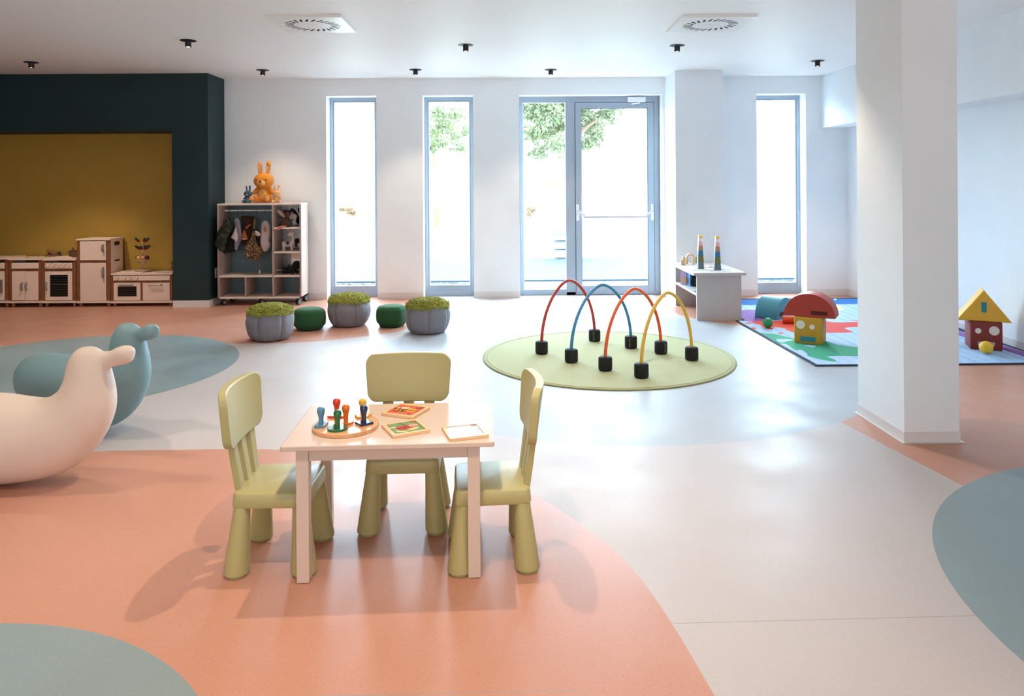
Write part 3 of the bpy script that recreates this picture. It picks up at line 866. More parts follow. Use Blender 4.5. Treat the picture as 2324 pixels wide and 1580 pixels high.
for k, (x, y, rz, lab) in enumerate(((-1.943, 7.44, 10, 'low dark green felt pouf between the left and middle shaggy poufs'),
                         (-1.145, 7.57, 40, 'low dark green felt pouf just behind the right shaggy pouf'))):
    c = g if k == 0 else copy_tree(g)
    c.location = (x, y, 0); c.rotation_euler = (0, 0, R(rz)); c['label'] = lab

# ================================================================== ROUND RUG AND HOOPS
RUGM = mat('rug_sage', 'a9ab83', .95, var=.06, scale=120, bump=.3, bscale=220)
rc = (.845, 6.145); RR = 1.022
o = thing('round_rug', (rc[0], rc[1], 0), 'large round pale green rug under the four coloured hoops', 'rug')
MB().lathe([(0, .001), (RR - .004, .001), (RR, .004), (RR - .003, .009), (RR - .02, .0095), (0, .0095)], n=160).build('pile', RUGM, o, smooth=60)
mb = MB(); mb.tube([((RR - .03) * math.cos(2 * math.pi * j / 200), (RR - .03) * math.sin(2 * math.pi * j / 200), .0095) for j in range(200)], .0022, 5, closed=True)
mb.tube([((RR) * math.cos(2 * math.pi * j / 200), (RR) * math.sin(2 * math.pi * j / 200), .0045) for j in range(200)], .0042, 6, closed=True)
mb.build('stitched_edge', mat('rug_edge', '8f9066', .9), o)
def hoop(A, B, apex, hexc, nm, lab, text):
    o = thing('play_hoop', ((A[0] + B[0]) / 2, (A[1] + B[1]) / 2, .0098), lab, 'hoop', 'coloured hoops on the round rug')
    cx, cy = (A[0] + B[0]) / 2, (A[1] + B[1]) / 2
    ax, ay = (B[0] - A[0]) / 2, (B[1] - A[1]) / 2
    pts = []
    zb = .075; hh = apex - zb - .01
    for i in range(49):
        th = math.pi * i / 48; c = math.cos(th)
        c2 = math.copysign(abs(c) ** 1.22, c)
        pts.append((-ax * c2, -ay * c2, zb + hh * math.sin(th)))
    MB().tube(pts, .0128, 16).build('hoop_tube', mat('hoop_' + nm, hexc, .45), o, smooth=70)
    for sgn, has in ((-1, False), (1, text)):
        prof = [(0, 0), (.040, 0), (.049, .004), (.0525, .012), (.053, .05), (.0525, .092), (.049, .100), (.043, .104), (.0, .1045)]
        wgt = MB().lathe(prof, (sgn * ax, sgn * ay, 0), 40).build('foam_weight', BLACKM, o, smooth=60)
        if has:
            cu = bpy.data.curves.new('weight_lettering', 'FONT'); cu.body = 'Spordas'; cu.size = .026; cu.extrude = .0004
            cu.align_x = 'CENTER'; cu.align_y = 'CENTER'
            cu.materials.append(mat('faint_print', '6c7674', .7))
            to = bpy.data.objects.new('weight_lettering', cu); COL.objects.link(to); to.parent = wgt
            an = {1: -108, 2: -112, 3: -62}[has]
            d = Vector((math.cos(R(an)), math.sin(R(an)), 0))
            n_ = d; upv = Vector((0, 0, 1)); side = upv.cross(n_)
            mm = Matrix((upv, -side, n_)).transposed().to_4x4()
            mm.translation = Vector((sgn * ax, sgn * ay, .055)) + n_ * .0532
            dg = bpy.context.evaluated_depsgraph_get()
            me = bpy.data.meshes.new_from_object(to.evaluated_get(dg)); bpy.data.objects.remove(to)
            to = bpy.data.objects.new('weight_lettering', me); COL.objects.link(to); to.parent = wgt; to.matrix_local = mm
hoop((.309, 6.23), (.811, 6.71), .59, 'b83a30', 'red', 'red hoop standing in black weights, leftmost and farthest on the rug', 1)
hoop((.530, 5.925), (1.089, 6.415), .59, '3f86b4', 'blue', 'blue hoop standing in black weights, second from the left on the rug', 2)
hoop((.764, 5.655), (1.302, 6.195), .59, 'e05a20', 'orange', 'orange hoop standing in black weights, third from the left on the rug', 3)
hoop((.998, 5.435), (1.500, 5.96), .59, 'dcae3e', 'yellow', 'yellow hoop standing in black weights, nearest and rightmost on the rug', 0)

# ================================================================== LOW BENCH SHELF
BEN = mat('bench_grey_board', 'b8b3b1', .55, var=.02, scale=90)
BZ = .50
o = thing('low_bench_shelf', (0, 0, 0), 'low pale grey open shelf carrying stacking cups, beside the white pillar', 'shelf')
MB().box(1.955, 2.50, 7.665, 8.70, BZ - .03, BZ).build('top_board', BEN, o, bevel=.001)
MB().box(1.995, 2.46, 7.70, 7.722, 0, BZ - .03).build('end_panel', BEN, o, bevel=.001)
MB().box(1.995, 2.46, 8.652, 8.674, 0, BZ - .03).build('end_panel', BEN, o, bevel=.001)
MB().box(1.995, 2.44, 7.722, 8.652, .255, .277).build('shelf_board', BEN, o, bevel=.001)
MB().box(2.44, 2.46, 7.722, 8.652, .0, BZ - .03).build('back_panel', BEN, o, bevel=.001)

def cup_tower(x, y, z0, where, rz):
    cols = (('grey_blue', '586b78', .071, .073), ('olive', '66663a', .066, .066), ('petrol', '2f6a90', .060, .058), ('tan', 'a3826a', .055, .052), ('rose', 'dba9ac', .050, .043), ('white', 'dcdde6', .046, .037), ('yellow', 'e3b557', .040, .033))
    z = z0
    pos = ('lowest', 'second lowest', 'third from the bottom', 'middle', 'third from the top', 'second highest', 'topmost')
    for k, (nm, hx_, w_, h_) in enumerate(cols):
        mb = MB(); rings = []
        for zz, kk in ((0, 1.0), (.004, 1.02), (.006, 1.0), (h_ * .93, .88), (h_, .84)):
            rings.append([(a * kk, b * kk, zz) for a, b in rrect(w_, w_, w_ * .22, 5)])
        mb.loft(rings)
        c = mb.build('stacking_cup', mat('cup_' + nm, hx_, .5), None, smooth=45)
        c.location = (x, y, z); c.rotation_euler = (0, 0, R(rz)); z += h_ + .0003
        tag(c, '%s stacking cup, %s in the %s tower on the bench' % (nm.replace('_', '-'), pos[k], where), 'cup', 'stacking cups on the bench')
cup_tower(2.118, 8.02, BZ + .0035, 'left', 4)
cup_tower(2.272, 7.915, BZ + .0005, 'right', 0)
WD = mat('toy_wood', 'cdb091', .5, var=.06, scale=20)
def wood(poly, y0, y1, lab, name='wooden_block', m=WD, mp=None):
    mb = MB(); mb.prism(poly, y0, y1, mp=mp or (lambda a, b, t: (a, t, b)))
    ob = mb.build(name, m, None, smooth=30, bevel=.002); return tag(ob, lab, 'toy block', 'wooden building blocks on the bench')
bx = lambda x0, x1, z0, z1: [(x0, z0), (x1, z0), (x1, z1), (x0, z1)]
zb = BZ + .0005
wood(bx(2.018, 2.052, zb, zb + .098), 8.40, 8.44, 'upright natural wood block, left of the little arch')
wood(bx(1.998, 2.016, zb, zb + .062), 8.39, 8.42, 'short curved wood block leaning at the left end of the bench')
wood(bx(2.078, 2.105, zb, zb + .075), 8.50, 8.54, 'left wood pillar under the little arch')
wood(bx(2.142, 2.170, zb, zb + .070), 8.44, 8.48, 'right wood pillar under the little arch')
arc = [(.048 * math.cos(R(180 - a)), .048 * math.sin(R(180 - a))) for a in range(0, 181, 15)] + [(.028 * math.cos(R(a)), .028 * math.sin(R(a))) for a in range(0, 181, 15)]
wood([(2.124 + a, zb + .0755 + b) for a, b in arc], 8.47, 8.51, 'small natural wood arch resting on two pillars', 'wooden_arch')
wood(bx(2.21, 2.235, zb, zb + .075), 8.56, 8.59, 'small olive block hidden behind the left cup tower', 'wooden_block', mat('cup_olive', '66663a', .5))
def sheet(name, x, y, w_, d_, rz, h_, mats, z, lab, cat, grp=None):
    mb = MB(Matrix.Translation((x, y, z)) @ Matrix.Rotation(R(rz), 4, 'Z'))
    mb.box(-w_ / 2, w_ / 2, -d_ / 2, d_ / 2, 0, h_, 0)
    if len(mats) > 1:
        rnd = random.Random(int(x * 1000 + y * 77))
        for k in range(4):
            a, b = rnd.uniform(-.35, .2) * w_, rnd.uniform(-.35, .2) * d_
            mb.box(a, a + w_ * rnd.uniform(.12, .3), b, b + d_ * rnd.uniform(.1, .3), h_, h_ + .0004, 1 + k % (len(mats) - 1))
    return tag(mb.build(name, mats, None, smooth=0), lab, cat, grp)
cov = lambda n, h: mat('cover_' + n, h, .35)
sheet('picture_card', 2.075, 7.98, .17, .13, 10, .003, [cov('cream', 'd8cdbf'), cov('peach', 'd49a84'), cov('slate', '7c8ea0')], BZ + .0005, 'printed card lying under the left cup tower', 'card', 'cards on the bench')
sheet('picture_card', 2.30, 8.20, .17, .12, -18, .006, [cov('cream', 'd8cdbf'), cov('sand', 'c7a98c')], BZ + .0005, 'cream card lying behind the right cup tower', 'card', 'cards on the bench')
sheet('picture_card', 2.37, 8.02, .15, .12, -12, .004, [cov('cream', 'd8cdbf'), cov('mintp', 'c0cfb8')], BZ + .0005, 'cream card at the right edge of the bench top', 'card', 'cards on the bench')
sz = .2775
def book(x, y, w_, h_, t_, rz, cols, lab):
    ob = thing('picture_book', (x, y, sz), lab, 'book', 'books standing in the bench shelf', R(rz))
    mb = MB(); mb.box(0, t_, 0, w_, 0, h_, 0); mb.box(.001, t_ - .001, w_ - .003, w_ + .0005, .002, h_ - .002, 1)
    mb.build('cover', [cols[0], cov('paper', 'e8e2d8')], ob, smooth=0)
    mb = MB(); mb.box(.002, t_ - .002, -.0006, 0, h_ * .12, h_ * .4, 0)
    mb.box(-.0006, 0, w_ * .15, w_ * .85, h_ * .15, h_ * .55, 0)
    mb.build('cover_print', cols[1], ob, smooth=0)
book(2.068, 8.40, .075, .155, .010, 62, (cov('lilac', 'd3b5dc'), cov('peachp', 'e8b890')), 'lilac picture book facing out, leftmost in the bench shelf')
book(2.072, 8.28, .15, .158, .024, 6, (cov('blue', '1d6ea8'), cov('navyp', '18243c')), 'blue picture book next to the lilac one in the bench')
book(2.100, 8.27, .15, .160, .040, 4, (cov('maroon', '3c1e1c'), cov('plumd', '2a2028')), 'dark maroon picture book in the middle of the bench shelf')
book(2.145, 8.26, .15, .155, .026, 4, (cov('forest', '1e3a24'), cov('skyp', 'a8ccd8')), 'dark green and sky blue picture book in the bench shelf')
book(2.175, 8.26, .15, .155, .02, 4, (cov('ink', '0c0e12'), cov('inkp', '1c2026')), 'black-spined picture book nearest the bench end panel')
for k, (x, y, rz, cs_, lab) in enumerate(((2.10, 7.98, 8, ('paperw', 'rustp'), 'magazine lying flat behind the others in the bench shelf'),
                                     (2.07, 7.87, -5, ('steel', 'peach'), 'magazine with orange and blue cover lying in the bench shelf'),
                                     (2.08, 7.78, 12, ('greyw', 'tealp'), 'grey and teal magazine lying nearest the bench end panel'))):
    pal = {'paperw': 'd9d4cc', 'rustp': 'a85a44', 'steel': '6a7c8a', 'peach': 'd49a84', 'greyw': 'c4c8cc', 'tealp': '3c6474'}
    sheet('magazine', x, y, .12, .09, rz, .004, [cov(cs_[0], pal[cs_[0]]), cov(cs_[1], pal[cs_[1]])], sz, lab, 'magazine', 'magazines in the bench shelf')

# ================================================================== PLAY MAT
MATB = [mat('mat_sky', 'a6bfdc', .9, var=.05, scale=30), mat('mat_stripe', '86abd6', .9), mat('mat_purple', '8a5ba6', .9, var=.05, scale=9, stretch=(1, 8, 1)),
        mat('mat_orange', 'd8441f', .9, var=.07, scale=8, stretch=(1, 8, 1)), mat('mat_red', 'c93a35', .9, var=.07, scale=8, stretch=(1, 8, 1)), mat('mat_green', '2f9472', .9, var=.08, scale=8, stretch=(1, 8, 1)),
        mat('mat_yellow', 'd6dc9c', .9), mat('mat_binding', '10283c', .8), mat('mat_deep', '3470b4', .9)]
def zp(pts, k=4, cl=True):
    w_ = [atz(1640 + a / 7.2625, 660 + b / 7.2625, .011)[:2] for a, b in pts]
    return smooth_poly(w_, k) if k > 1 else w_
mo = [(2.406, 5.745), (4.325, 5.745), (4.325, 8.74), (2.475, 8.74), (2.475, 7.655), (2.385, 7.655)]
green = zp([(570, 690), (700, 700), (880, 715), (1060, 760), (1250, 800), (1690, 830), (1900, 890), (2225, 930), (2400, 960), (2400, 1075), (2225, 1080), (1900, 1072), (1715, 1085), (1780, 1110), (1865, 1145), (1840, 1168), (1700, 1150), (1420, 1080), (1390, 1030), (1300, 970), (1220, 980), (1150, 950), (1050, 880), (900, 865), (800, 830), (690, 780)], 3)
hole = zp([(900, 795), (1160, 800), (1130, 820), (1060, 830), (1000, 850), (920, 838)], 3)
hole2 = zp([(1330, 895), (1530, 905), (1500, 932), (1420, 925)], 3)
purple = zp([(200, 350), (330, 320), (540, 318), (700, 400), (760, 480), (690, 500), (470, 508), (380, 500), (200, 480)], 3)
orange = zp([(480, 505), (700, 500), (1300, 490), (1500, 600), (1400, 690), (1165, 682), (1080, 655), (1000, 665), (1060, 640), (990, 615), (850, 600), (820, 640), (690, 612), (640, 590), (620, 560), (540, 540)], 3)
oe = [zp([(cx + a * math.cos(t_), cy + b * math.sin(t_)) for t_ in [k * .785 for k in range(8)]], 2) for cx, cy, a, b in ((505, 618, 50, 18), (430, 531, 62, 11), (335, 548, 28, 8), (955, 700, 44, 11))]
red = zp([(1600, 495), (1700, 500), (1900, 520), (2225, 512), (2420, 520), (2420, 590), (2225, 600), (2100, 600), (2010, 622), (2140, 672), (2060, 690), (1700, 692), (1600, 680)], 3)
red2 = zp([(2060, 490), (2225, 488), (2400, 490), (2400, 500), (2225, 500)], 2)
yel = [zp([(1780, 250), (1900, 235), (2000, 300), (1950, 325), (1800, 322)], 3), zp([(1800, 185), (1880, 190), (1860, 205)], 2)]
purp2 = [(4.18, 5.9), (4.3, 5.86), (4.3, 7.4), (4.12, 7.2), (4.2, 6.6)]
stripes = []
for k in range(17):
    x = 2.50 + k * .108; stripes.append([(x, 5.80), (x + (.022 if k % 2 else .010), 5.80), (x + (.022 if k % 2 else .010), 8.70), (x, 8.70)])
for y in (6.3, 7.1, 7.9, 8.2): stripes.append([(2.5, y), (4.28, y), (4.28, y + .012), (2.5, y + .012)])
inner = [(2.43, 5.768), (4.305, 5.768), (4.305, 8.72), (2.495, 8.72), (2.495, 7.64), (2.405, 7.635)]
deep = [(2.495, 8.56), (4.305, 8.56), (4.305, 8.72), (2.495, 8.72)]
gridp = [(2.5 + i * .09, 8.45 + j * .035) for i in range(20) for j in range(8)]
ov, tr = cdt(mo, [inner, deep, green, hole, hole2, purple, orange, red, red2, purp2] + oe + yel + stripes, gridp)
def mz(x, y):
    z = .0105
    if y > 8.5: z += .052 * ((y - 8.5) / .24) ** 1.6
    return z + .002 * noise.noise(Vector((x * 3, y * 3, 1)))
mb = MB(); n = len(ov)
mb.v = [(p.x, p.y, mz(p.x, p.y)) for p in ov] + [(p.x, p.y, mz(p.x, p.y) - .0095) for p in ov]
I_ = inside
for f, c in tr:
    if not I_(c, inner): k = 7
    elif I_(c, green) and not I_(c, hole) and not I_(c, hole2): k = 5
    elif I_(c, orange) or any(I_(c, q) for q in oe): k = 3
    elif I_(c, red) or I_(c, red2): k = 4
    elif I_(c, purple) or I_(c, purp2): k = 2
    elif any(I_(c, q) for q in yel): k = 6
    elif I_(c, deep): k = 8
    elif any(I_(c, q) for q in stripes): k = 1
    else: k = 0
    mb.f.append(f); mb.m.append(k); mb.f.append(tuple(i + n for i in f[::-1])); mb.m.append(7)
edges = {}
for f, c in tr:
    for a, b in ((f[0], f[1]), (f[1], f[2]), (f[2], f[0])): edges[(a, b)] = 1
for (a, b) in edges:
    if (b, a) not in edges: mb.f.append((b, a, a + n, b + n)); mb.m.append(7)
tag(mb.build('play_mat', MATB, None, smooth=0, fix=False), 'blue checked play mat with paint-splash pattern, from the bench to the right wall', 'play mat')

# ------------------------------------------------------------------ soft foam blocks
FOAM = lambda n, h: mat('foam_' + n, h, .6, bump=.05, bscale=120)
fm = lambda n, h: mat('felt_' + n, h, .85)
MZ = .0125
def fpatch(o, poly, y, m, name='face_patch'):
    MB().prism(poly, y - .0015, y + .001, mp=lambda a, b, t: (a, t, b)).build(name, m, o, smooth=30)
def foam_cube(loc, rz, s_, m, lab, feats):
    o = thing('foam_cube', loc, lab, 'foam block', 'soft foam blocks on the play mat', R(rz))
    mb = MB(); rings = []
    for z, k in ((0, .97), (.008, .995), (s_ * .5, 1.006), (s_ - .008, .995), (s_, .97)):
        rings.append([(x * k, y * k, z) for x, y in rrect(s_, s_, .010, 3)])
    mb.loft(rings); mb.build('foam_body', m, o, smooth=60)
    for poly, pm in feats: fpatch(o, poly, -s_ / 2 * 1.006, pm)
    return o
def half_cyl(loc, rz, r_, d_, m, lab, feats, hk=1.0):
    o = thing('foam_half_cylinder', loc, lab, 'foam block', 'soft foam blocks on the play mat', R(rz))
    prof = [(-r_, 0), (r_, 0)] + [(r_ * math.cos(math.pi * k / 28), .006 + r_ * hk * math.sin(math.pi * k / 28)) for k in range(0, 29)]
    MB().prism(prof, -d_ / 2, d_ / 2, mp=lambda a, b, t: (a, t, b)).build('foam_body', m, o, smooth=50, bevel=.004)
    for poly, pm in feats: fpatch(o, poly, -d_ / 2, pm, 'hook_patch')
    return o
mouth = lambda cx, cz, w_, h_: [(cx - w_ / 2, cz + h_ / 2), (cx - w_ / 2, cz - h_ / 2 + .012), (cx - w_ / 2 + .010, cz - h_ / 2), (cx + w_ / 2 - .010, cz - h_ / 2), (cx + w_ / 2, cz - h_ / 2 + .012), (cx + w_ / 2, cz + h_ / 2)]
WH = fm('white', 'dcd6cc')
foam_cube((2.721, 6.600, MZ), -31.7, .232, FOAM('yellow', 'b98a1c'), 'yellow foam cube with white eyes and teal mouth, left of the column',
          [(circle(-.062, .163, .037, 28), WH), (circle(.034, .150, .0225, 24), WH), (mouth(0, .040, .128, .042), fm('teal', '23818f'))])
half_cyl((2.728, 6.598, MZ + .233), -31.7, .214, .215, FOAM('red', 'a3301c'), 'red foam half-cylinder resting as a roof on the yellow cube', [(rrect(.135, .034, .004, 3, .085, .040), fm('dark_red', '4e1410'))], .92)
half_cyl((2.86, 7.87, MZ), 46.5, .205, .24, FOAM('teal', '3f8a9c'), 'teal foam half-cylinder lying on the mat behind the red roof block', [(rrect(.12, .045, .004, 3, -.08, .045), fm('dark_red', '4e1410'))], .98)
o = thing('foam_roll', (2.90, 7.455, MZ + .0365), 'small orange foam roll lying between teal and yellow blocks', 'foam block')
MB(Matrix.Rotation(R(90), 4, 'Y')).lathe([(0, -.10), (.034, -.10), (.0365, -.096), (.0365, .096), (.034, .10), (0, .10)], n=32).build('foam_body', FOAM('orange', 'd8501a'), o)
o.rotation_euler = (0, 0, R(-14))
def ball(x, y, r_, hexc, nm, lab):
    tag(MB().ball((0, 0, 0), r_, 40).build('play_ball', mat('ball_' + nm, hexc, .55), None, smooth=80), lab, 'ball').location = (x, y, MZ + r_ - .001)
ball(2.568, 7.24, .048, '1e8a4c', 'green', 'small green ball on the mat in front of the teal block')
ball(3.955, 6.075, .0515, 'e2b92e', 'yellow', 'small yellow ball in front of the dark red cube')
foam_cube((4.080, 6.303, MZ), -21.8, .235, FOAM('dark_red', '7a2018'), 'dark red foam cube with white eyes, right of the column',
          [(circle(-.060, .158, .0225, 24), WH), (circle(.056, .165, .038, 28), WH), (mouth(-.002, .050, .125, .038), fm('pinkish', 'b79aa4'))])
o = thing('foam_prism', (4.072, 6.300, MZ + .2365), 'yellow triangular foam prism resting as a roof on the red cube', 'foam block', 'soft foam blocks on the play mat', R(-26))
MB().prism([(-.20, 0), (.20, 0), (.0, .265)], -.10, .10, mp=lambda a, b, t: (a, t, b)).build('foam_body', FOAM('yellow2', 'd9a32c'), o, bevel=.008, seg=3)
fpatch(o, rrect(.038, .085, .006, 4, .0, .12), -.10, fm('teal', '23818f'), 'hook_patch')

# ================================================================== PLAY KITCHEN
KY = 8.93; KD = .34
kx = lambda px: aty(px, 640, KY)[0]
kz = lambda py, px=200: aty(px, py, KY)[2]
KW = mat('kitchen_white', 'e8cfbe', .5); KB = mat('kitchen_brown', '834e2d', .55, var=.08, scale=12); KG = mat('handle_grey', '9a938c', .35, .6)
KDK = mat('oven_dark', '0c1214', .15); KS = mat('steel_basin', '8f9aa0', .3, .7); KF = mat('wood_foot', '9a6d4c', .5); KPR = mat('print_dark', '4a3a34', .6)
WOODP = mat('toy_brown_wood', '7a5134', .5); REDK = mat('tap_red', '8a1c18', .4); BLUK = mat('tap_blue', '1c2c58', .4)
def kunit(name, x0, x1, ytop, lab, cat='play kitchen unit', depth=KD):
    X0, X1 = kx(x0) + .002, kx(x1) - .002; zt = kz(ytop, (x0 + x1) / 2); cx = (X0 + X1) / 2
    o = thing(name, (cx, KY, 0), lab, cat, 'play kitchen units in the alcove')
    M = Matrix.Translation((-cx, -KY, 0))
    zb1, zb0 = kz(683.5, (x0 + x1) / 2), kz(688, (x0 + x1) / 2)
    MB(M).box(X0, X1, KY, KY + depth, zt - .018, zt).build('worktop', KW, o, bevel=.001)
    MB(M).box(X0, X1, KY, KY + depth, zb0, zb1).build('base_board', KW, o, bevel=.001)
    pw = .04 if x1 - x0 < 100 else .032
    for a in (X0 + .004, X1 - .004 - pw):
        MB(M).box(a, a + pw, KY + .012, KY + .03, zb1, zt - .018).build('front_post', KB, o, bevel=.001)
    for a in (X0 + .004, X1 - .016):
        MB(M).box(a, a + .012, KY + .031, KY + depth - .032, zb1, zt - .018).build('side_panel', KW, o, bevel=.001)
        MB(M).box(a, a + .012, KY + depth - .031, KY + depth - .002, zb1, zt - .018).build('rear_post', KB, o, bevel=.001)
    MB(M).box(X0 + .02, X1 - .02, KY + depth - .012, KY + depth - .004, zb1, zt - .018).build('rear_panel', KB, o)
    for a in (X0 + .035, X1 - .035):
        for b in (KY + .04, KY + depth - .04):
            MB(M).lathe([(.014, .0), (.018, .006), (.018, zb0 - .004), (.015, zb0)], (a, b, 0), 16).build('foot', KF, o)
    return o, M, X0, X1, zt, zb1
def kbox(o, M, nm, x0, x1, y0, y1, m, yy=(.004, .018), mid=None):
    """panel whose outline is given where it stands in the front plane"""
    q = (x0 + x1) / 2
    return MB(M).box(kx(x0), kx(x1), KY + yy[0], KY + yy[1], kz(y1, q), kz(y0, q)).build(nm, m, o, bevel=.0012)
def handle(o, M, x0, x1, y0, y1):
    X0, X1, Z0, Z1 = kx(x0), kx(x1), kz(y1, x0), kz(y0, x0)
    if X1 - X0 < Z1 - Z0:
        pts = [((X0 + X1) / 2, KY + .004, Z0), ((X0 + X1) / 2, KY - .018, Z0 + .012), ((X0 + X1) / 2, KY - .020, (Z0 + Z1) / 2), ((X0 + X1) / 2, KY - .018, Z1 - .012), ((X0 + X1) / 2, KY + .004, Z1)]
        r_ = (X1 - X0) / 2
    else:
        zc = (Z0 + Z1) / 2
        pts = [(X0, KY + .004, zc), (X0 + .012, KY - .018, zc), ((X0 + X1) / 2, KY - .02, zc), (X1 - .012, KY - .018, zc), (X1, KY + .004, zc)]; r_ = (Z1 - Z0) / 2
    MB(M).tube(pts, max(r_ * .8, .006), 10).build('handle', KG, o)
def oven_door(o, M, d, w_, rows, nm='oven_door'):
    (x0, x1, y0, y1), (a, b, c, e) = d, w_; q = (x0 + x1) / 2
    mb = MB(M)
    X0, X1, Z0, Z1 = kx(x0), kx(x1), kz(y1, q), kz(y0, q); A, B, C, E_ = kx(a), kx(b), kz(e, q), kz(c, q)
    frame_bars(mb, X0, X1, Z0, Z1, A - X0, X1 - B, Z1 - E_, C - Z0, KY + .004, KY + .018)
    dd = mb.build(nm, KW, o, smooth=0)
    MB(M).box(A, B, KY + .02, KY + .024, C, E_).build('oven_window', KDK, dd, smooth=0)
    mb = MB(M)
    for k in range(rows):
        z = C + (E_ - C) * (k + .7) / (rows + .4); mb.tube([(A, KY + .014, z), (B, KY + .014, z)], .0016 if k != rows // 2 or rows < 6 else .005, 6)
    mb.build('oven_rack', mat('rack_grey', '6b6a68', .4, .6), dd)
    return dd
def knobs(o, M, xs, y):
    for x in xs:
        X, Z = kx(x), kz(y, x)
        q = Matrix.Translation(Vector((X, KY + .004, Z))) @ Matrix.Rotation(R(90), 4, 'X')
        kn = MB(M @ q).lathe([(0, .0), (.021, .0), (.023, .004), (.020, .016), (.0, .018)], n=20).build('knob', KW, o)
        mb = MB(M @ q)
        for k in range(14):
            a = R(-40 + k * 17); b = R(-40 + (k + 1) * 17)
            mb.tube([(.027 * math.cos(a), .027 * math.sin(a), .0008), (.027 * math.cos(b), .027 * math.sin(b), .0008)], .0014, 4)
        mb.box(-.001, .003, .004, .017, .0175, .019)
        mb.build('dial_print', KPR, kn, smooth=0)
def faucet(o, M, px, ytop, z):
    X, Y, z = kx(px), KY + .27, z + .0303
    f = MB(M).box(X - .09, X + .09, Y - .03, Y + .03, z - .03, z - .012).build('tap_base', WOODP, o, bevel=.004)
    MB(M).tube([(X + .02, Y, z - .012), (X - .06, Y - .03, aty(px, ytop, KY + .22)[2] - .01)], .016, 10).build('spout', WOODP, f)
    MB(M).cyl(.018, z - .012, z + .022, (X - .055, Y + .012, 0), 16).build('tap_knob', REDK, f)
    MB(M).cyl(.018, z - .012, z + .022, (X + .065, Y + .012, 0), 16).build('tap_knob', BLUK, f)
# stove cut by the left edge
o, M, X0, X1, zt, z1 = kunit('play_stove', -60, 18.5, 586, 'white play cooker cut off at the left edge of the picture')
kbox(o, M, 'control_panel', -51, 9, 597, 610, KW); kbox(o, M, 'rail', -51, 9, 611, 615, KB, (.013, .03)); knobs(o, M, (-30, -14, -2), 603)
oven_door(o, M, (-50, 9, 616, 682), (-40, -2, 626, 668), 5)
kbox(o, M, 'grey_handle', 0.5, 6, 635, 665, KG, (-.012, .004))
# sink cabinet
o, M, X0, X1, zt, z1 = kunit('play_sink_cabinet', 18.5, 94.5, 587, 'white play sink cabinet with two doors and brown posts')
kbox(o, M, 'front_panel', 26, 87, 597, 610, KW); kbox(o, M, 'rail', 25, 88, 611, 615, KB, (.013, .03))
for a, b, h0, h1 in ((26.5, 56, 47, 52.5), (56.7, 86, 57.5, 62.5)):
    d = kbox(o, M, 'door', a, b, 616, 682, KW); handle(d, M, h0, h1, 642, 658)
MB(M @ Matrix.Translation(((X0 + X1) / 2 + .06, KY + .16, 0))).lathe([(.10, zt - .03), (.115, zt - .002), (.135, zt + .003), (.13, zt + .001), (.11, zt - .01), (.0, zt - .012)], n=36).build('basin', KS, o)
faucet(o, M, 90, 565, zt)
# stove
o, M, X0, X1, zt, z1 = kunit('play_stove', 95, 172, 588, 'white play cooker with five knobs and a barred oven window')
kbox(o, M, 'control_panel', 102, 163, 597, 610, KW); kbox(o, M, 'rail', 102, 163, 611, 615, KB, (.013, .03)); knobs(o, M, (107, 118.5, 130, 142, 154), 603.5)
MB(M).box(X0 + .03, X1 - .05, KY + .004, KY + .30, zt, zt + .012).build('hob_plate', KW, o, bevel=.003)
d = oven_door(o, M, (102, 163, 616, 682), (112, 153.5, 624, 674), 8); handle(d, M, 103, 108, 642, 658)
ZH = zt + .0125; XH = (X0, X1)
# fridge
o, M, X0, X1, zt, z1 = kunit('play_fridge', 172.5, 250, 542.5, 'tall white play fridge with two doors and brown posts', 'play fridge', .345)
kbox(o, M, 'rail', 181, 240.5, 592, 596, KB, (.013, .03))
d = kbox(o, M, 'door', 181.5, 240, 547.5, 591, KW); handle(d, M, 231.5, 237, 556, 571)
d = kbox(o, M, 'door', 181.5, 240, 597, 683, KW); handle(d, M, 231.5, 237, 607.5, 631)
for zc, hh in ((kz(554.5, 250) - .0, .048), (kz(594, 250), .020)):
    MB(M @ Matrix.Translation((X1 - .0045, KY + .175, zc)) @ Matrix.Rotation(R(90), 4, 'Y')).prism(rrect(hh, .125, hh * .45, 6), 0, .0012).build('hand_slot', KDK, o, smooth=30)
# stove and sink block
o, M, X0, X1, zt, z1 = kunit('play_stove_and_sink', 250.5, 391, 620.5, 'low white play cooker and sink block, right end of the kitchen')
kbox(o, M, 'control_panel', 256.5, 385, 625.5, 637, KW); kbox(o, M, 'rail', 256, 385, 638, 641.5, KB, (.013, .03)); kbox(o, M, 'middle_post', 318.5, 323.5, 641.5, 683, KB, (.012, .03))
knobs(o, M, (265, 280, 294, 308.5), 631)
MB(M).box(kx(262), kx(322), KY + .004, KY + .30, zt, zt + .012).build('hob_plate', KW, o, bevel=.003)
d = oven_door(o, M, (257.5, 318, 642, 682.5), (266, 309.5, 650, 673.5), 4); handle(d, M, 270.5, 301, 645, 649)
d = kbox(o, M, 'door', 323.5, 384.5, 642, 682.5, KW); handle(d, M, 337, 367.5, 645, 649)
MB(M @ Matrix.Translation((kx(366), KY + .16, 0))).lathe([(.09, zt - .03), (.105, zt - .002), (.125, zt + .003), (.12, zt + .001), (.10, zt - .01), (.0, zt - .012)], n=36).build('basin', KS, o)
faucet(o, M, 379, 594, zt)
ZE = zt
for cx, r_, hx_, hh in ((kx(276), .045, 'a88b74', .004), (kx(306), .045, '5d5a56', .004)):
    MB(M @ Matrix.Translation((cx, KY + .17, zt + .012))).lathe([(0, 0), (r_, 0), (r_, .003), (0, .003)], n=28).build('hob_ring', mat('ring_' + hx_, hx_, .5), o)

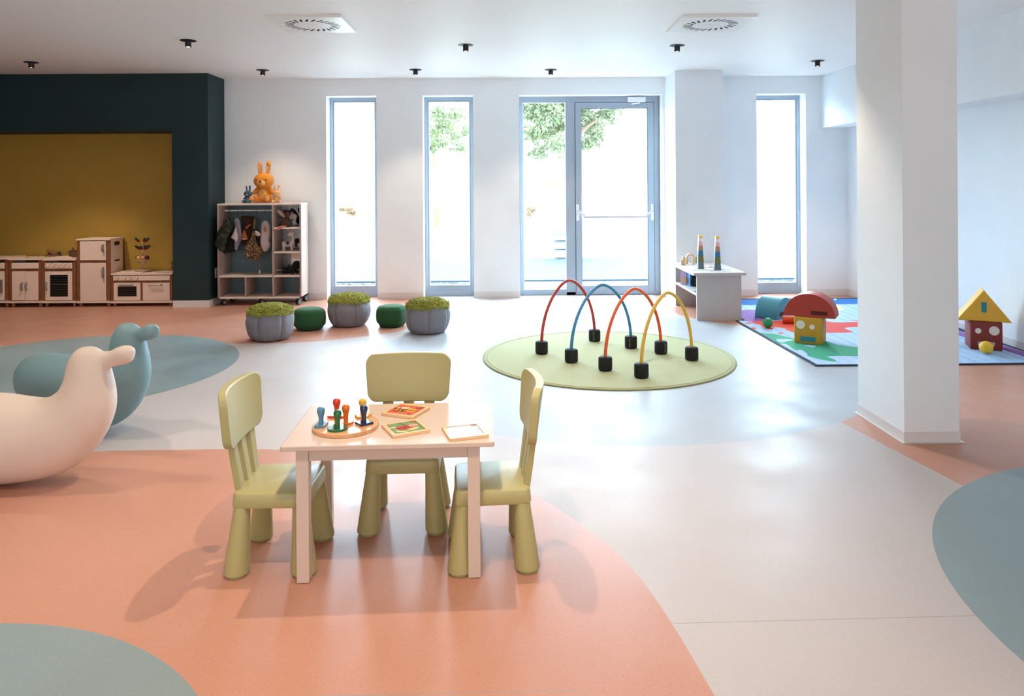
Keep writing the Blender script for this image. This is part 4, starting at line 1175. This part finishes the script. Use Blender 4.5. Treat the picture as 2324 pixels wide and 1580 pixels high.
POTM = mat('toy_pot_wood', '5e4433', .5)
def pot(x, y, z, r_, h_, lab):
    o = thing('toy_pot', (x, y, z), lab, 'toy pot', 'wooden toy pots on the play cooker')
    MB().lathe([(0, 0), (r_ * .92, 0), (r_, .006), (r_, h_), (r_ * .96, h_), (0, h_ - .001)], n=32).build('pot_body', POTM, o)
    MB().lathe([(r_ * 1.06, h_), (r_ * 1.06, h_ + .005), (r_ * .6, h_ + .014), (.010, h_ + .018), (.008, h_ + .024), (.014, h_ + .030), (.010, h_ + .040), (0, h_ + .042)], n=32).build('lid', POTM, o)
    for s_ in (-1, 1):
        MB().tube([(s_ * r_ * .98, -.018, h_ * .7), (s_ * (r_ + .016), -.008, h_ * .72), (s_ * (r_ + .016), .008, h_ * .72), (s_ * r_ * .98, .018, h_ * .7)], .005, 8).build('pot_handle', POTM, o)
pot(kx(144) - .01, KY + .22, ZH, .045, .062, 'taller wooden toy pot with lid, behind on the cooker')
pot(kx(157) - .0, KY + .135, ZH, .045, .040, 'shallow wooden toy pot with lid, in front on the cooker')

# lolly stand
LX, LY, LZ = kx(311) - .005, KY + .16, ZE + .0165
LW = mat('stand_wood', 'c2a287', .5)
o = thing('ice_lolly_stand', (LX, LY, LZ), 'tiered wooden toy stand for lollies and ice cream balls, on the low cooker', 'toy stand')
MB().lathe([(0, 0), (.095, 0), (.097, .004), (.097, .012), (.0, .013)], n=40).build('stand_base', LW, o)
MB().lathe([(.009, .012), (.009, .31), (.0, .312)], n=14).build('pole', LW, o)
MB().lathe([(.009, .128), (.082, .128), (.082, .136), (.009, .136)], n=40).build('tray_disc', LW, o)
for z in (.215, .305):
    MB().lathe([(.009, z), (.035, z), (.035, z + .010), (.009, z + .010)], n=24).build('holder_disc', LW, o)
for k in range(5):
    a = R(k * 72 + 20)
    MB().lathe([(.016, 0), (.004, -.042), (0, -.043)], (.062 * math.cos(a), .062 * math.sin(a), .128), 14).build('cone', LW, o)
balls = (('cream_yellow', 'e3b44c', -118), ('pink', 'd08a90', -62), ('chocolate', '2c1a16', -165), ('dark_cherry', '341216', -15))
for nm, hx_, a in balls:
    r_ = .024
    b = MB().ball((0, 0, 0), r_, 18).build('ice_cream_ball', mat('scoop_' + nm, hx_, .5), None)
    b.location = (LX + .060 * math.cos(R(a)), LY + .060 * math.sin(R(a)), LZ + .136 + r_)
    tag(b, '%s toy ice cream ball on the tray of the wooden stand' % nm.replace('_', ' '), 'toy food', 'toy ice cream balls')
LR, LG = mat('lolly_red', '6e1a10', .45), mat('lolly_green', '173a22', .45)
lol = [(.222, a, k) for k, a in enumerate((-160, -125, -85, -42, -4))] + [(.312, a, k) for k, a in enumerate((-168, -135, -50, -15))]
names = ('far left', 'left', 'front', 'right', 'far right')
for z, a, k in lol:
    d = Vector((math.cos(R(a)) * .75, math.sin(R(a)) * .75, .72)).normalized()
    q = d.to_track_quat('Z', 'X').to_matrix().to_4x4()
    o = thing('toy_lolly', (0, 0, 0), '%s red and green toy lolly on the %s tier of the wooden stand' % (names[k if z < .3 or k < 2 else k + 1], 'lower' if z < .3 else 'upper'), 'toy food', 'toy lollies on the wooden stand')
    o.matrix_world = Matrix.Translation(Vector((LX, LY, LZ + z)) + d * .034) @ q
    MB().tube([(0, 0, 0), (0, 0, .025)], .003, 6).build('stick', LW, o)
    MB().lathe([(0, .022), (.012, .024), (.0135, .03), (.0135, .055)], n=14).build('red_end', LR, o)
    MB().lathe([(.0135, .055), (.0135, .078), (.009, .086), (0, .088)], n=14).build('green_end', LG, o)
s_ = tag(MB().ball((0, 0, 0), .02, 16).build('ice_cream_ball', mat('scoop_lemon', 'c39a2a', .5), None), 'lemon yellow toy ball on top of the wooden stand', 'toy food', 'toy ice cream balls')
s_.location = (LX, LY, LZ + .312 + .02)

# ================================================================== ROLLING CLOTHES RACK
RY = 8.92
rx = lambda px: aty(px, 600, RY)[0]
rz_ = lambda py: aty(590, py, RY)[2]
ASH = mat('rack_ash', 'ab9588', .5, var=.14, scale=6, stretch=(12, 12, .8)); ASHL = mat('rack_edge', 'e2d0c4', .5, var=.04, scale=9)
MIRR = mat('mirror', 'c8ccd0', .03, 1.0); BACKP = mat('rack_back', '5b7076', .35)
xl, xr, ym = rx(493.5), rx(684), 9.31
zt, zb = rz_(462), rz_(678); T = .020
o = thing('rolling_clothes_rack', (0, 0, 0), 'wooden dress-up rack on castors with rail and cubbies, by the teal wall', 'clothes rack')
MB().box(xl, xl + T, RY, ym - .01, zb, zt - T).build('side_panel', ASH, o, bevel=.001)
# right side with a rounded rear corner
pl = [(xr - T, RY), (xr, RY), (xr, ym - .08), (xr - .012, ym - .04), (xr - .05, ym - .012), (xr - .08, ym), (xr - .08, ym - .018), (xr - .055, ym - .028), (xr - .03, ym - .055), (xr - T, ym - .09)]
MB().prism(pl, zb, zt - T).build('side_panel', ASH, o, smooth=50)
tp = [(xl, RY), (xr, RY), (xr, ym - .08), (xr - .012, ym - .04), (xr - .05, ym - .012), (xr - .08, ym), (xl, ym)]
MB().prism(tp, zt - T, zt).build('top_board', ASHL, o, bevel=.001)
MB().prism(tp, zb, zb + T).build('bottom_board', ASHL, o, bevel=.001)
xd = rx(619.5)
MB().box(xd - T / 2, xd + T / 2, RY, ym - .02, zb + T, zt - T).build('divider', ASH, o, bevel=.001)
xd2 = rx(556.5); zs = rz_(627.5)
MB().box(xd2 - .008, xd2 + .008, RY + .004, ym - .02, zb + T, zs - T / 2).build('divider', ASH, o, bevel=.001)
MB().box(xl + T, xd - T / 2, RY + .002, ym - .02, zs - T / 2, zs + T / 2).build('shelf_board', ASHL, o, bevel=.001)
SH = []
for py in (518.5, 573.5, 627.5):
    z = rz_(py); SH.append(z + T / 2)
    MB().box(xd + T / 2, xr - T, RY + .002, ym - .02, z - T / 2, z + T / 2).build('shelf_board', ASHL, o, bevel=.001)
MB().box(xl + T, xd - T / 2, ym - .018, ym - .01, zb + T, zt - T).build('back_panel', BACKP, o, smooth=0)
MB().box(xd + T / 2, xr - .06, ym - .018, ym - .010, zs + T / 2, zt - T).build('mirror_back', MIRR, o, smooth=0)
MB().box(xd + T / 2, xr - .06, ym - .018, ym - .010, zb + T, zs - T / 2).build('back_panel', BACKP, o, smooth=0)
zr = rz_(481) + .012; yr = RY + .19
MB().tube([(xl + T, yr, zr), (xd - T / 2, yr, zr)], .011, 14).build('rail', mat('rail_steel', 'd6dade', .3, .0), o)
for x, y in ((xl + .06, RY + .04), (xr - .05, RY + .04), (xr - .04, ym - .07), (xl + .06, ym - .07), ((xl + xr) / 2, RY + .06)):
    fk = MB().box(x - .016, x + .016, y - .02, y + .02, zb - .022, zb).build('castor', mat('castor_black', '141618', .4), o, bevel=.003)
    Mw = Matrix.Translation((x + .0, y, .035)) @ Matrix.Rotation(R(62), 4, 'Z') @ Matrix.Rotation(R(90), 4, 'X')
    MB(Mw).lathe([(.030, -.020), (.034, -.018), (.034, -.005), (.030, -.003), (.030, .003), (.034, .005), (.034, .018), (.030, .020), (0, .020)], n=28).build('wheel', mat('castor_black', '141618', .4), fk)
    MB(Mw).lathe([(0, -.0205), (.024, -.0205), (.024, .0205), (0, .0205)], n=24).build('wheel_cap', mat('castor_grey', '7c7c80', .4), fk)

def puff(name, outl, Y, T_, m, parent, fold=.25, fs=14, seed=0, sp=.012, Rb=.05):
    """cloth-like pillow built from a closed outline (x, z) standing in depth"""
    g = []
    xs = [p[0] for p in outl]; zs_ = [p[1] for p in outl]
    x = min(xs)
    while x < max(xs):
        z = min(zs_)
        while z < max(zs_):
            if inside((x, z), outl): g.append((x + .0003 * math.sin(z * 99), z))
            z += sp
        x += sp
    def dist(p):
        best = 9
        for i in range(len(outl)):
            a, b = Vector(outl[i]), Vector(outl[(i + 1) % len(outl)]); ab = b - a
            t_ = max(0, min(1, (Vector(p) - a).dot(ab) / max(ab.length_squared, 1e-9)))
            best = min(best, (Vector(p) - (a + ab * t_)).length)
        return best
    g = [p for p in g if dist(p) > sp * .45]
    ov, tr = cdt(outl, [], g); n = len(ov); no = len(outl)
    mb = MB(); fr, bk_ = [], []
    for i, p in enumerate(ov):
        d = 0 if i < no else min(dist((p.x, p.y)) / Rb, 1)
        h_ = T_ * math.sqrt(d * (2 - d))
        f = 1 + fold * noise.noise(Vector((p.x * fs, p.y * fs * .35, seed))) * 2
        w2 = .012 * noise.noise(Vector((p.x * 8, p.y * 5, seed + 5)))
        fr.append((p.x, Y + w2 - h_ * f - .001, p.y)); bk_.append((p.x, Y + w2 + h_ * f + .001, p.y))
    mb.v = fr + bk_
    for f, c in tr: mb.f.append(f); mb.f.append(tuple(i + n for i in f[::-1])); mb.m += [0, 0]
    for i in range(no): mb.f.append((i, (i + 1) % no, (i + 1) % no + n, i + n)); mb.m.append(0)
    return mb.build(name, m, parent, smooth=80)
def rp(pts, Y=9.0, k=4):
    return [(q[0], q[2]) for q in ([aty(480 + a / 9.2933, 460 + b / 9.2941, Y) for a, b in smooth_poly(pts, k)])]
def hanger(o, px, ztop=None):
    x = aty(480 + px / 9.2933, 490, yr)[0]
    z = zr
    pts = [(x, yr - .0125 * math.cos(t_), z + .0125 * math.sin(t_)) for t_ in [k * math.pi / 8 for k in range(0, 10)]]
    pts = [(x, yr - .0125, z - .05), (x, yr - .0125, z)] + pts[1:]
    MB().tube(pts, .0022, 6).build('hanger_hook', mat('hook_dark', '2a2a2c', .4, .8), o)
def costume(name, label, parts, hx_):
    o = thing(name, (0, 0, 0), label, 'costume', 'dress-up costumes hanging on the rail')
    for p in parts: p(o)
    hanger(o, hx_)
CM = lambda n, h, **k: mat('cloth_' + n, h, .9, bump=.4, bscale=60, **k)
costume('dress_up_cape', 'dark green and black dress-up cape bulging out of the rack, leftmost on the rail', [
    lambda o: puff('black_skirt', rp([(350, 300), (410, 400), (430, 600), (480, 780), (505, 1000), (420, 1050), (330, 1060), (230, 1050), (240, 800), (270, 560)], 9.07), 9.07, .05, CM('black', '0b0c0b'), o, seed=1),
    lambda o: puff('green_bodice', rp([(340, 320), (400, 420), (420, 560), (340, 740), (300, 900), (270, 1040), (190, 1030), (120, 960), (65, 860), (110, 740), (120, 640), (200, 500), (270, 440)], 8.885), 8.885, .045, CM('olive_sheen', '191c12', hex2='4a4c34', scale=14, thr=(.45, .75)), o, seed=2)], 385)
costume('white_costume', 'white and grey cloth costume with pointed flaps, second on the rail', [
    lambda o: puff('grey_cloth', rp([(540, 315), (600, 390), (615, 520), (640, 700), (590, 880), (540, 1000), (520, 1005), (475, 960), (490, 780), (500, 600), (485, 480), (480, 360)], 9.08), 9.08, .03, CM('grey_white', '9a97a4'), o, seed=3),
    lambda o: puff('white_flap', rp([(505, 520), (530, 560), (555, 760), (520, 830), (470, 780), (405, 735), (450, 650)], 9.0), 9.0, .018, CM('white', 'cfb9b4'), o, seed=4)], 565)
costume('fox_costume', 'brown and orange fox costume, third on the rail', [
    lambda o: puff('brown_fur', rp([(620, 290), (880, 300), (900, 400), (830, 470), (860, 700), (780, 800), (700, 900), (650, 820), (640, 600), (660, 420)], 9.12), 9.12, .035, CM('brown_fur', '3b2213'), o, seed=5),
    lambda o: puff('orange_head', rp([(685, 570), (730, 640), (775, 780), (700, 770), (625, 795), (645, 680)], 9.03), 9.03, .03, CM('fox_orange', 'b0602a'), o, seed=6),
    lambda o: puff('orange_ear', rp([(830, 450), (815, 490), (750, 545), (715, 555), (740, 500)], 9.02), 9.02, .015, CM('fox_orange', 'b0602a'), o, seed=7),
    lambda o: puff('white_muzzle', rp([(660, 760), (735, 762), (715, 778), (670, 775)], 8.995), 8.995, .012, CM('white', 'cfb9b4'), o, seed=8)], 670)
costume('leopard_costume', 'leopard spotted costume with dangling tail, fourth on the rail', [
    lambda o: puff('spotted_body', rp([(900, 330), (950, 370), (935, 520), (900, 560), (930, 680), (960, 850), (1060, 1000), (1040, 1120), (960, 1205), (880, 1210), (780, 1180), (720, 1100), (700, 980), (740, 860), (780, 800), (840, 700), (870, 560), (880, 440)], 9.0), 9.0, .05, mat('leopard_print', '1c120c', .9, hex2='8d6b45', scale=70, thr=(.47, .52), bump=.2, bscale=80), o, seed=9),
    lambda o: puff('dark_side', rp([(950, 540), (1050, 700), (1040, 800), (1060, 1000), (1020, 1140), (980, 1100), (930, 900)], 9.05), 9.05, .035, CM('dark_brown', '1e1512'), o, seed=10),
    lambda o: MB().tube([(lambda q: (q[0], 8.99, q[2]))(aty(480 + a / 9.2933, 460 + b / 9.2941, 8.99)) for a, b in ((1000, 1150), (1015, 1220), (1022, 1300), (1018, 1430))], .006, 8).build('tail', MATS['leopard_print'], o),
    lambda o: MB().tube([(lambda q: (q[0], 8.99, q[2]))(aty(480 + a / 9.2933, 460 + b / 9.2941, 8.99)) for a, b in ((1018, 1430), (1012, 1470), (1012, 1505))], [.008, .012, .005], 8).build('tail_tip', CM('tip_white', 'c8c4c4'), o),
    lambda o: puff('care_label', rp([(752, 1088), (772, 1090), (780, 1140), (762, 1142)], 8.95, 1), 8.945, .001, CM('white', 'cfb9b4'), o, sp=.004, Rb=.004)], 955)
costume('white_fur_costume', 'fluffy white fur costume, nearest the divider on the rail', [
    lambda o: puff('fur_body', rp([(1130, 370), (1220, 430), (1250, 560), (1250, 700), (1230, 800), (1250, 900), (1180, 1020), (1100, 1030), (1040, 940), (1020, 820), (1030, 700), (1045, 560), (1060, 430)], 9.03), 9.03, .045, CM('white_fur', 'b7aaa8'), o, seed=11),
    lambda o: puff('fur_arm', rp([(925, 590), (1000, 620), (1040, 680), (980, 712), (915, 670)], 8.98), 8.98, .022, CM('white_fur', 'b7aaa8'), o, seed=12),
    lambda o: MB().ball((lambda q: (q[0], 8.975, q[2]))(aty(480 + 1128 / 9.2933, 460 + 555 / 9.2941, 8.975)), (.013, .012, .036), 12).build('orange_beak', CM('fox_orange', 'b0602a'), o)], 1142)

# ------------------------------------------------------------------ toys in the cubbies
def cub(zx, zy, Y): return aty(610 + zx / 6.58, 460 + zy / 6.583, Y)
dz, dY = SH[0], RY + .06
c = cub(270, 360, dY)
o = thing('fairy_doll', (c[0], dY, dz), 'brown cloth fairy doll with pale wings, sitting in the top cubby', 'doll')
SK, DR, HR = mat('doll_skin', '5a3326', .8), mat('doll_dress', '3f2814', .85, var=.2, scale=40), mat('doll_hair', '18100d', .9)
mb = MB(); mb.ball((0, .0, .045), (.068, .05, .048), 18); mb.ball((0, 0, .09), (.035, .03, .04), 16); blob('dress', mb, DR, o, .006, 6)
MB().ball((.01, -.005, .155), (.036, .032, .038), 20).build('head', SK, o)
mb = MB(); mb.ball((.01, .006, .165), (.042, .036, .038), 18); mb.ball((-.025, .0, .195), .017, 12); mb.ball((.045, .0, .195), .017, 12); blob('hair', mb, HR, o, .005, 4)
for s_, pts in ((-1, [(-.02, .09), (-.05, .12), (-.09, .145), (-.125, .185), (-.118, .205), (-.09, .205), (-.055, .175), (-.03, .13)]), (1, [(.03, .09), (.05, .12), (.085, .155), (.10, .145), (.105, .11), (.085, .09)])):
    puff('wing', smooth_poly(pts, 3), .03, .006, mat('wing_cream', 'b9a48f', .8), o, seed=3, sp=.008, Rb=.02)
for s_ in (-1, 1):
    MB().tube([(s_ * .03, -.01, .10), (s_ * .055, -.02, .085), (s_ * .085, -.025, .088)], [.010, .009, .008], 8).build('arm', SK, o)
    MB().tube([(s_ * .016 - .02, -.04, .014), (s_ * .014 - .05, -.078, .006), (s_ * .012 - .085, -.085, -.03)], [.010, .009, .006], 8).build('leg', mat('doll_leg', 'c9775c', .8), o)
dz = SH[1]; dY = RY + .10
c = cub(290, 720, dY)
o = thing('toy_llama', (c[0], dY, dz), 'cream toy llama standing in the second cubby', 'toy animal')
LM = mat('llama_cream', 'c4b5a9', .6)
mb = MB()
mb.tube([(-.072, 0, .085), (-.05, 0, .085), (0, 0, .082), (.04, 0, .088), (.058, 0, .10)], [.022, .034, .033, .034, .024], 14)
mb.tube([(.045, 0, .085), (.058, 0, .13), (.056, 0, .175), (.048, 0, .195)], [.026, .017, .016, .018], 12)
mb.ball((.045, -.004, .212), (.040, .034, .036), 18); mb.ball((.018, -.022, .196), (.022, .020, .018), 14)
for x, y in ((-.052, -.018), (-.052, .018), (.045, -.018), (.045, .018)): mb.tube([(x, y, .08), (x, y, .03), (x, y, .002)], [.016, .013, .014], 10)
blob('body', mb, LM, o, .005, 5)
for x, a in ((.005, -.5), (.085, .35)):
    MB().tube([(x + .01, 0, .238), (x + a * .018, 0, .262), (x + a * .03, -.002, .278)], [.008, .010, .003], 8).build('ear', LM, o)
mb = MB(); mb.tube([(-.01 + .040 * math.cos(t_), -.037 * math.sin(t_) * 1.0, .085 + .037 * math.cos(t_ * 0) * (1 if True else 0)) for t_ in ()] or [(-.025, -.035, .10), (-.012, -.037, .078), (.006, -.036, .072), (.022, -.035, .082), (.03, -.033, .105)], .004, 6)
mb.build('saddle_trim', mat('trim_brown', '6a5138', .7), o)
MB().ball((.002, -.026, .098), (.02, .012, .02), 12).build('saddle', mat('saddle_navy', '1f2c3a', .7), o)
for x in (.034, .064): MB().ball((x, -.034, .216), (.004, .003, .003), 8).build('eye', BLACK, o)
dz = SH[2]; dY = RY + .13
c = cub(330, 1060, dY)
o = thing('toy_dog', (c[0], dY, dz), 'dark plush dog lying in the third cubby with a small bone', 'soft toy')
DG = mat('dog_dark_plush', '0f0c0b', .95)
mb = MB(); mb.tube([(-.075, 0, .05), (-.04, 0, .05), (.02, 0, .052), (.06, 0, .06)], [.03, .042, .042, .04], 14)
mb.ball((.075, -.01, .115), (.052, .045, .048), 18); mb.ball((.065, -.05, .10), (.024, .026, .022), 12)
for x, y in ((-.075, -.03), (.03, -.05), (.07, .03), (-.06, .03)): mb.tube([(x, y, .03), (x + .005, y - .03, .016)], [.02, .016], 10)
mb.tube([(-.09, 0, .06), (-.10, 0, .09)], [.012, .008], 8)
blob('body', mb, DG, o, .006, 5)
for x in (.03, .118): MB().ball((x, -.005, .10), (.014, .018, .032), 12).build('ear', DG, o)
mb = MB(); mb.tube([(-.155, -.01, .05), (-.11, -.01, .048)], .006, 8)
for a, b in ((-.158, .057), (-.158, .043)): mb.ball((a, -.01, b), .009, 10)
mb.build('bone', mat('bone_white', 'b0a8a4', .6), o)

# ------------------------------------------------------------------ plush toys on the rack
def plush(name, px, w_, m, m2, lab, rz, yy, k, eyecol, splay=1):
    x = aty(px, 462, yy)[0]
    o = thing(name, (x, yy, zt + .0008), lab, 'plush toy', 'plush rabbits on the rack', R(rz)); o.scale = (k, k, k)
    mb = MB()
    mb.ball((0, .02, .10), (.088, .075, .095), 24); mb.ball((0, .015, .16), (.062, .055, .05), 20)
    mb.ball((0, 0, .272), (.124, .098, .098), 28); mb.ball((0, -.068, .248), (.052, .038, .034), 18)
    for s_ in (-1, 1):
        mb.tube([(s_ * .07, .01, .175), (s_ * .10, -.005, .145), (s_ * .125, -.03, .115)], [.030, .028, .026], 12)
        mb.tube([(s_ * .055, -.01, .05), (s_ * .085, -.06, .05), (s_ * .095, -.10, .055)], [.045, .045, .045], 14)
    body = blob('body', mb, m, o, .008, 8)
    for s_ in (-1, 1):
        tip = .035 if s_ > 0 else .02
        mb = MB(); mb.tube([(s_ * .040, .01, .345), (s_ * (.048 + .3 * tip * splay), .012, .41), (s_ * (.045 + .9 * tip * splay), .006, .47)] + ([(s_ * (.05 + tip * splay), -.004, .505)] if s_ < 0 else [(s_ * (.062 + tip * splay), -.028, .492), (s_ * (.085 + tip * splay), -.046, .455)]), [.024, .034, .030, .012] if s_ < 0 else [.024, .034, .030, .026, .012], 16, flat=.7)
        e_ = mb.build('ear', m, o, smooth=80)
        MB().tube([(s_ * .042, -.014, .37), (s_ * (.048 + .3 * tip * splay), -.020, .41), (s_ * (.045 + .85 * tip * splay), -.022, .46)], [.008, .016, .010], 10, flat=.5).build('inner_ear', m2, e_)
        MB().ball((s_ * .060, -.088, .285), (.009, .006, .009), 12).build('eye', eyecol, o)
        MB().ball((s_ * .098, -.140, .058), (.030, .010, .034), 16).build('foot_pad', m2, o)
    MB().ball((0, -.080, .245), (.052, .034, .036), 20).build('muzzle', m2, o)
    MB().ball((0, -.046, .105), (.055, .022, .060), 20).build('tummy_patch', m2, o)
    MB().ball((0, -.112, .262), (.018, .010, .012), 12).build('nose', mat('nose_brown', '4a2018', .5), o)
    mb = MB(); mb.tube([(-.022, -.104, .240), (-.010, -.113, .231), (0, -.115, .229), (.010, -.113, .231), (.022, -.104, .240)], .0028, 6); mb.build('mouth', mat('nose_brown', '4a2018', .5), o)
    return o
PB = lambda n, h: mat('plush_' + n, h, .95, bump=.3, bscale=300)
EY = mat('eye_black', '120808', .2)
YP = RY + .20
plush('plush_rabbit', 599, .3, PB('orange', 'd9872f'), PB('apricot', 'e8aa5c'), 'large orange plush rabbit sitting on top of the rack', -4, YP, 1.0, EY, .35)
plush('plush_rabbit', 563, .1, PB('slate', '3e586c'), PB('slate_light', '6b7f90'), 'small slate blue plush rabbit left of the large orange one', -12, YP - .10, .42, EY, .3)
plush('plush_rabbit', 627.5, .1, PB('peach', 'e0a468'), PB('peach_light', 'ecc090'), 'small peach plush rabbit right of the large orange one', 14, YP - .11, .43, EY, .4)
